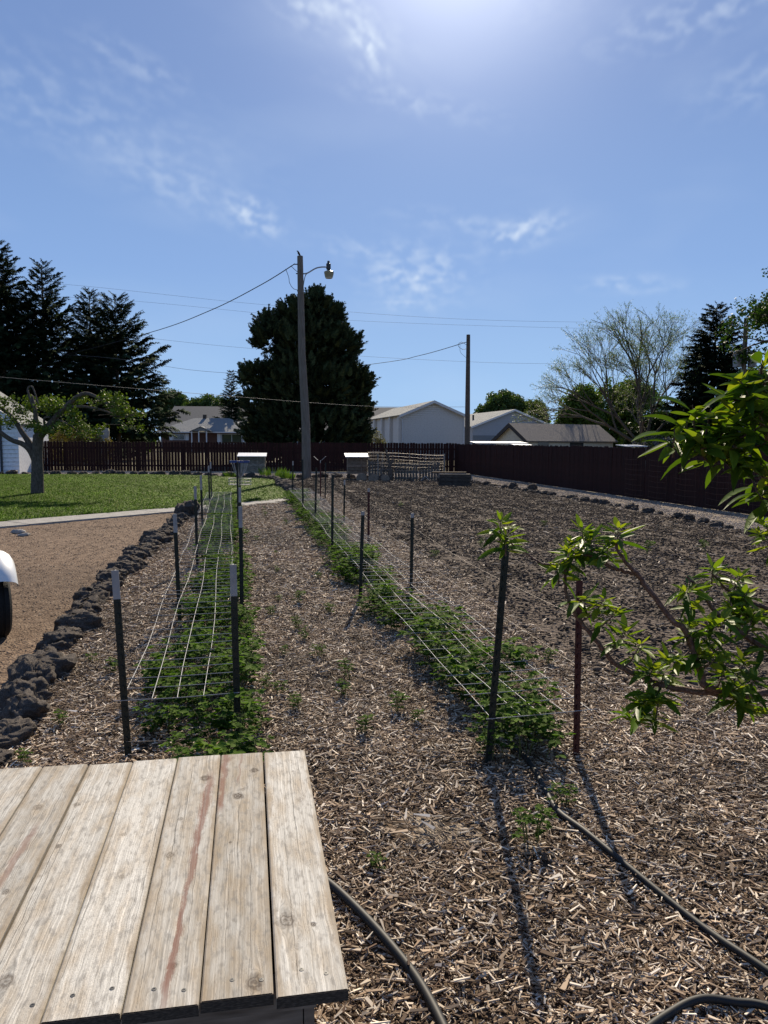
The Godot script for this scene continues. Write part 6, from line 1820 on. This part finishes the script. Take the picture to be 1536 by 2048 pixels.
	for k in 40:
		var p: Vector3 = rim[k]
		var q: Vector3 = rim[(k + 1) % 40]
		var c := Vector3(0, 0.036, 0)
		for s in 3:
			var f0 := s / 3.0
			var f1 := (s + 1) / 3.0
			var j := Vector3(0, 0.004 * sin(k * 2.1 + s), 0)
			var a0 := c.lerp(p, f0)
			var b0 := c.lerp(q, f0)
			var a1 := c.lerp(p, f1) + j * (1 - f1)
			var b1 := c.lerp(q, f1) + j * (1 - f1)
			mb.tri(a0, b1, a1, Vector3.UP, Vector3.UP, Vector3.UP)
			if s > 0:
				mb.tri(a0, b0, b1, Vector3.UP, Vector3.UP, Vector3.UP)
		var n := Vector3(p.x, 0, p.z).normalized()
		mb.quad(p, q, Vector3(q.x * 1.05, -0.06, q.z * 1.05), Vector3(p.x * 1.05, -0.06, p.z * 1.05), n)
	M.stump = tri_mat(ntex(0.03, [Color(0.10, 0.078, 0.055), Color(0.24, 0.19, 0.14), Color(0.45, 0.39, 0.315)], 6, 45), Vector3(4.5, 3, 0.45), 0.95, nbump(0.05, 14.0, 4, 46), 1.5, false)
	part("wood", mb, M.stump, st)
	for q in [[0.03, -0.02, 0.05, 0.4], [-0.05, 0.05, 0.09, 0.1], [0.06, 0.08, 0.07, -0.2], [-0.02, -0.1, 0.06, 0.2]]:
		mb = MB.new()
		mb.lathe(Vector3(q[0], 0.0, q[1]), [[0.007, 0.03], [0.006, 0.041], [0.0, 0.0415]], 8, Basis(Vector3.UP, q[3]).scaled(Vector3(0.9, 1, q[2] * 40)))
		part("crack", mb, M.tie, st)
	# pale stones on the driveway
	for q in [[-6.61, -13.6, 0.13], [-6.3, -13.18, 0.11]]:
		mb = MB.new()
		mb.col = Color(1, 1, 1)
		lump(mb, Vector3.ZERO, Vector3(q[2], q[2] * 0.4, q[2] * 0.7), 0.4, int(q[2] * 1000))
		var o := part("flat_stone", mb, M.concrete, self, Vector3(q[0], 0.03, q[1]))
		tag(o, "flat pale stone lying on the dirt driveway near the concrete path", "stone", "flat stones on the driveway")
	# a small fallen leaf
	mb = MB.new()
	mb.col = Color(0.25, 0.12, 0.05)
	leaf(mb, Vector3.ZERO, Vector3(1, 0.1, 0.2), Vector3.UP, 0.035, 0.018, 0.3, 0.2)
	tag(part("fallen_leaf", mb, M.leaf, self, Vector3(0.52, 0.05, -2.62)), "small orange brown leaf lying on the wood chips", "leaf")
	make_cart()
func make_cart() -> void:
	# only the front corner of the utility cart reaches into view
	var t := thing("utility_cart", "white utility cart parked on the dirt driveway, only its front corner showing", "cart", Vector3(-3.33, 0.0, -6.4), 0.58)
	var wheel := func(at: Vector3) -> void:
		var w := MB.new()
		var bs := Basis(Vector3.BACK, PI / 2)
		w.lathe(at, [[0.15, -0.1], [0.24, -0.105], [0.275, -0.085], [0.285, -0.05], [0.279, -0.045], [0.279, -0.035], [0.287, -0.03], [0.287, 0.03], [0.279, 0.035], [0.279, 0.045], [0.285, 0.05], [0.275, 0.085], [0.24, 0.105], [0.15, 0.1]], 28, bs)
		var o := part("tyre", w, M.rubber, t)
		w = MB.new()
		w.lathe(at, [[0.0, -0.03], [0.1, -0.04], [0.155, -0.09], [0.155, 0.09], [0.1, 0.04], [0.0, 0.03]], 20, bs)
		part("rim", w, M.steel, o)
	wheel.call(Vector3(0.0, 0.285, 0.0))
	wheel.call(Vector3(-1.0, 0.285, 0.0))
	wheel.call(Vector3(0.0, 0.285, -1.65))
	wheel.call(Vector3(-1.0, 0.285, -1.65))
	for x in [0.0, -1.0]:
		for z in [0.0, -1.65]:
			var f := MB.new()
			var n := 18
			var sgn := 1.0 if x == 0.0 else -1.0
			var prof := [[-0.2, 0.40], [-0.12, 0.435], [-0.04, 0.45], [0.03, 0.447], [0.085, 0.43], [0.125, 0.4], [0.148, 0.36], [0.155, 0.315], [0.147, 0.305]]
			var grid := []
			for k in n + 1:
				var a := lerpf(0.55, PI - 0.55, float(k) / n)
				var row := []
				for q in prof:
					row.append(Vector3(x + sgn * q[0], 0.31, z) + Vector3(0, sin(a), -cos(a)) * q[1])
				grid.append(row)
			var nr := func(k: int, j: int) -> Vector3:
				var u: Vector3 = grid[mini(k + 1, n)][j] - grid[maxi(k - 1, 0)][j]
				var v: Vector3 = grid[k][mini(j + 1, 8)] - grid[k][maxi(j - 1, 0)]
				var m := u.cross(v).normalized()
				var o: Vector3 = grid[k][j] - Vector3(x, 0.31, z)
				return m if m.dot(o) > 0 else -m
			for k in n:
				for j in 8:
					f.tri(grid[k][j], grid[k + 1][j], grid[k + 1][j + 1], nr.call(k, j), nr.call(k + 1, j), nr.call(k + 1, j + 1))
					f.tri(grid[k][j], grid[k + 1][j + 1], grid[k][j + 1], nr.call(k, j), nr.call(k + 1, j + 1), nr.call(k, j + 1))
			part("fender", f, M.car_paint, t)
	var body := MB.new()
	body.bevel_box(Vector3(-0.5, 0.42, -0.85), Vector3(0.72, 0.24, 2.3), 0.05)
	body.bevel_box(Vector3(-0.5, 0.62, 0.0), Vector3(0.62, 0.3, 0.6), 0.08)
	part("body", body, M.car_paint, t)
	var seat := MB.new()
	seat.bevel_box(Vector3(-0.5, 0.66, -1.0), Vector3(0.95, 0.3, 0.5), 0.05)
	seat.bevel_box(Vector3(-0.5, 0.98, -1.28), Vector3(0.95, 0.45, 0.12), 0.04)
	part("seat", seat, M.black, t)

# ---------------------------------------------------------------- assembly
func _ready() -> void:
	rng.seed = 7
	# camera
	var cam := Camera3D.new()
	cam.name = "camera"
	cam.fov = 68.0
	cam.far = 2000.0
	cam.near = 0.05
	add_child(cam)
	cam.transform = Transform3D(Basis(Vector3.RIGHT, deg_to_rad(-5.36)) * Basis(Vector3.BACK, deg_to_rad(0.3)), Vector3(0, 1.7, 0))
	cam.current = true
	# sky and exposure
	var we := WorldEnvironment.new()
	we.name = "world"
	var env := Environment.new()
	env.background_mode = Environment.BG_SKY
	var sky := Sky.new()
	var pano := PanoramaSkyMaterial.new()
	pano.panorama = make_sky()
	sky.sky_material = pano
	env.sky = sky
	env.background_energy_multiplier = 0.68
	env.tonemap_mode = Environment.TONE_MAPPER_LINEAR
	env.tonemap_exposure = 1.55
	env.sdfgi_enabled = true
	env.ssao_enabled = true
	env.ssil_enabled = true
	we.environment = env
	add_child(we)
	# sun: ahead, a little to the right, 34 degrees up
	var sun := DirectionalLight3D.new()
	sun.name = "sun"
	sun.light_energy = 1.6
	sun.light_color = Color(1.0, 0.94, 0.84)
	sun.light_angular_distance = 0.53
	sun.shadow_enabled = true
	add_child(sun)
	var el := deg_to_rad(34.2)
	var az := deg_to_rad(5.0)
	sun.look_at_from_position(Vector3(sin(az) * cos(el), sin(el), -cos(az) * cos(el)) * 50.0, Vector3.ZERO)
	bumps.noise_type = FastNoiseLite.TYPE_SIMPLEX_SMOOTH
	bumps.frequency = 0.02
	bumps.fractal_octaves = 3
	bumps.seed = 21
	patches.noise_type = FastNoiseLite.TYPE_SIMPLEX_SMOOTH
	patches.frequency = 0.01
	patches.seed = 22
	make_materials()
	make_ground()
	make_buildings()
	make_fences()
	make_trees()
	rng.seed = 8
	make_poles()
	make_rocks()
	make_trellis()
	make_box()
	make_things()
	make_plants()
	rng.seed = 9
	make_peach()
	rng.seed = 10
	make_ground_cover()
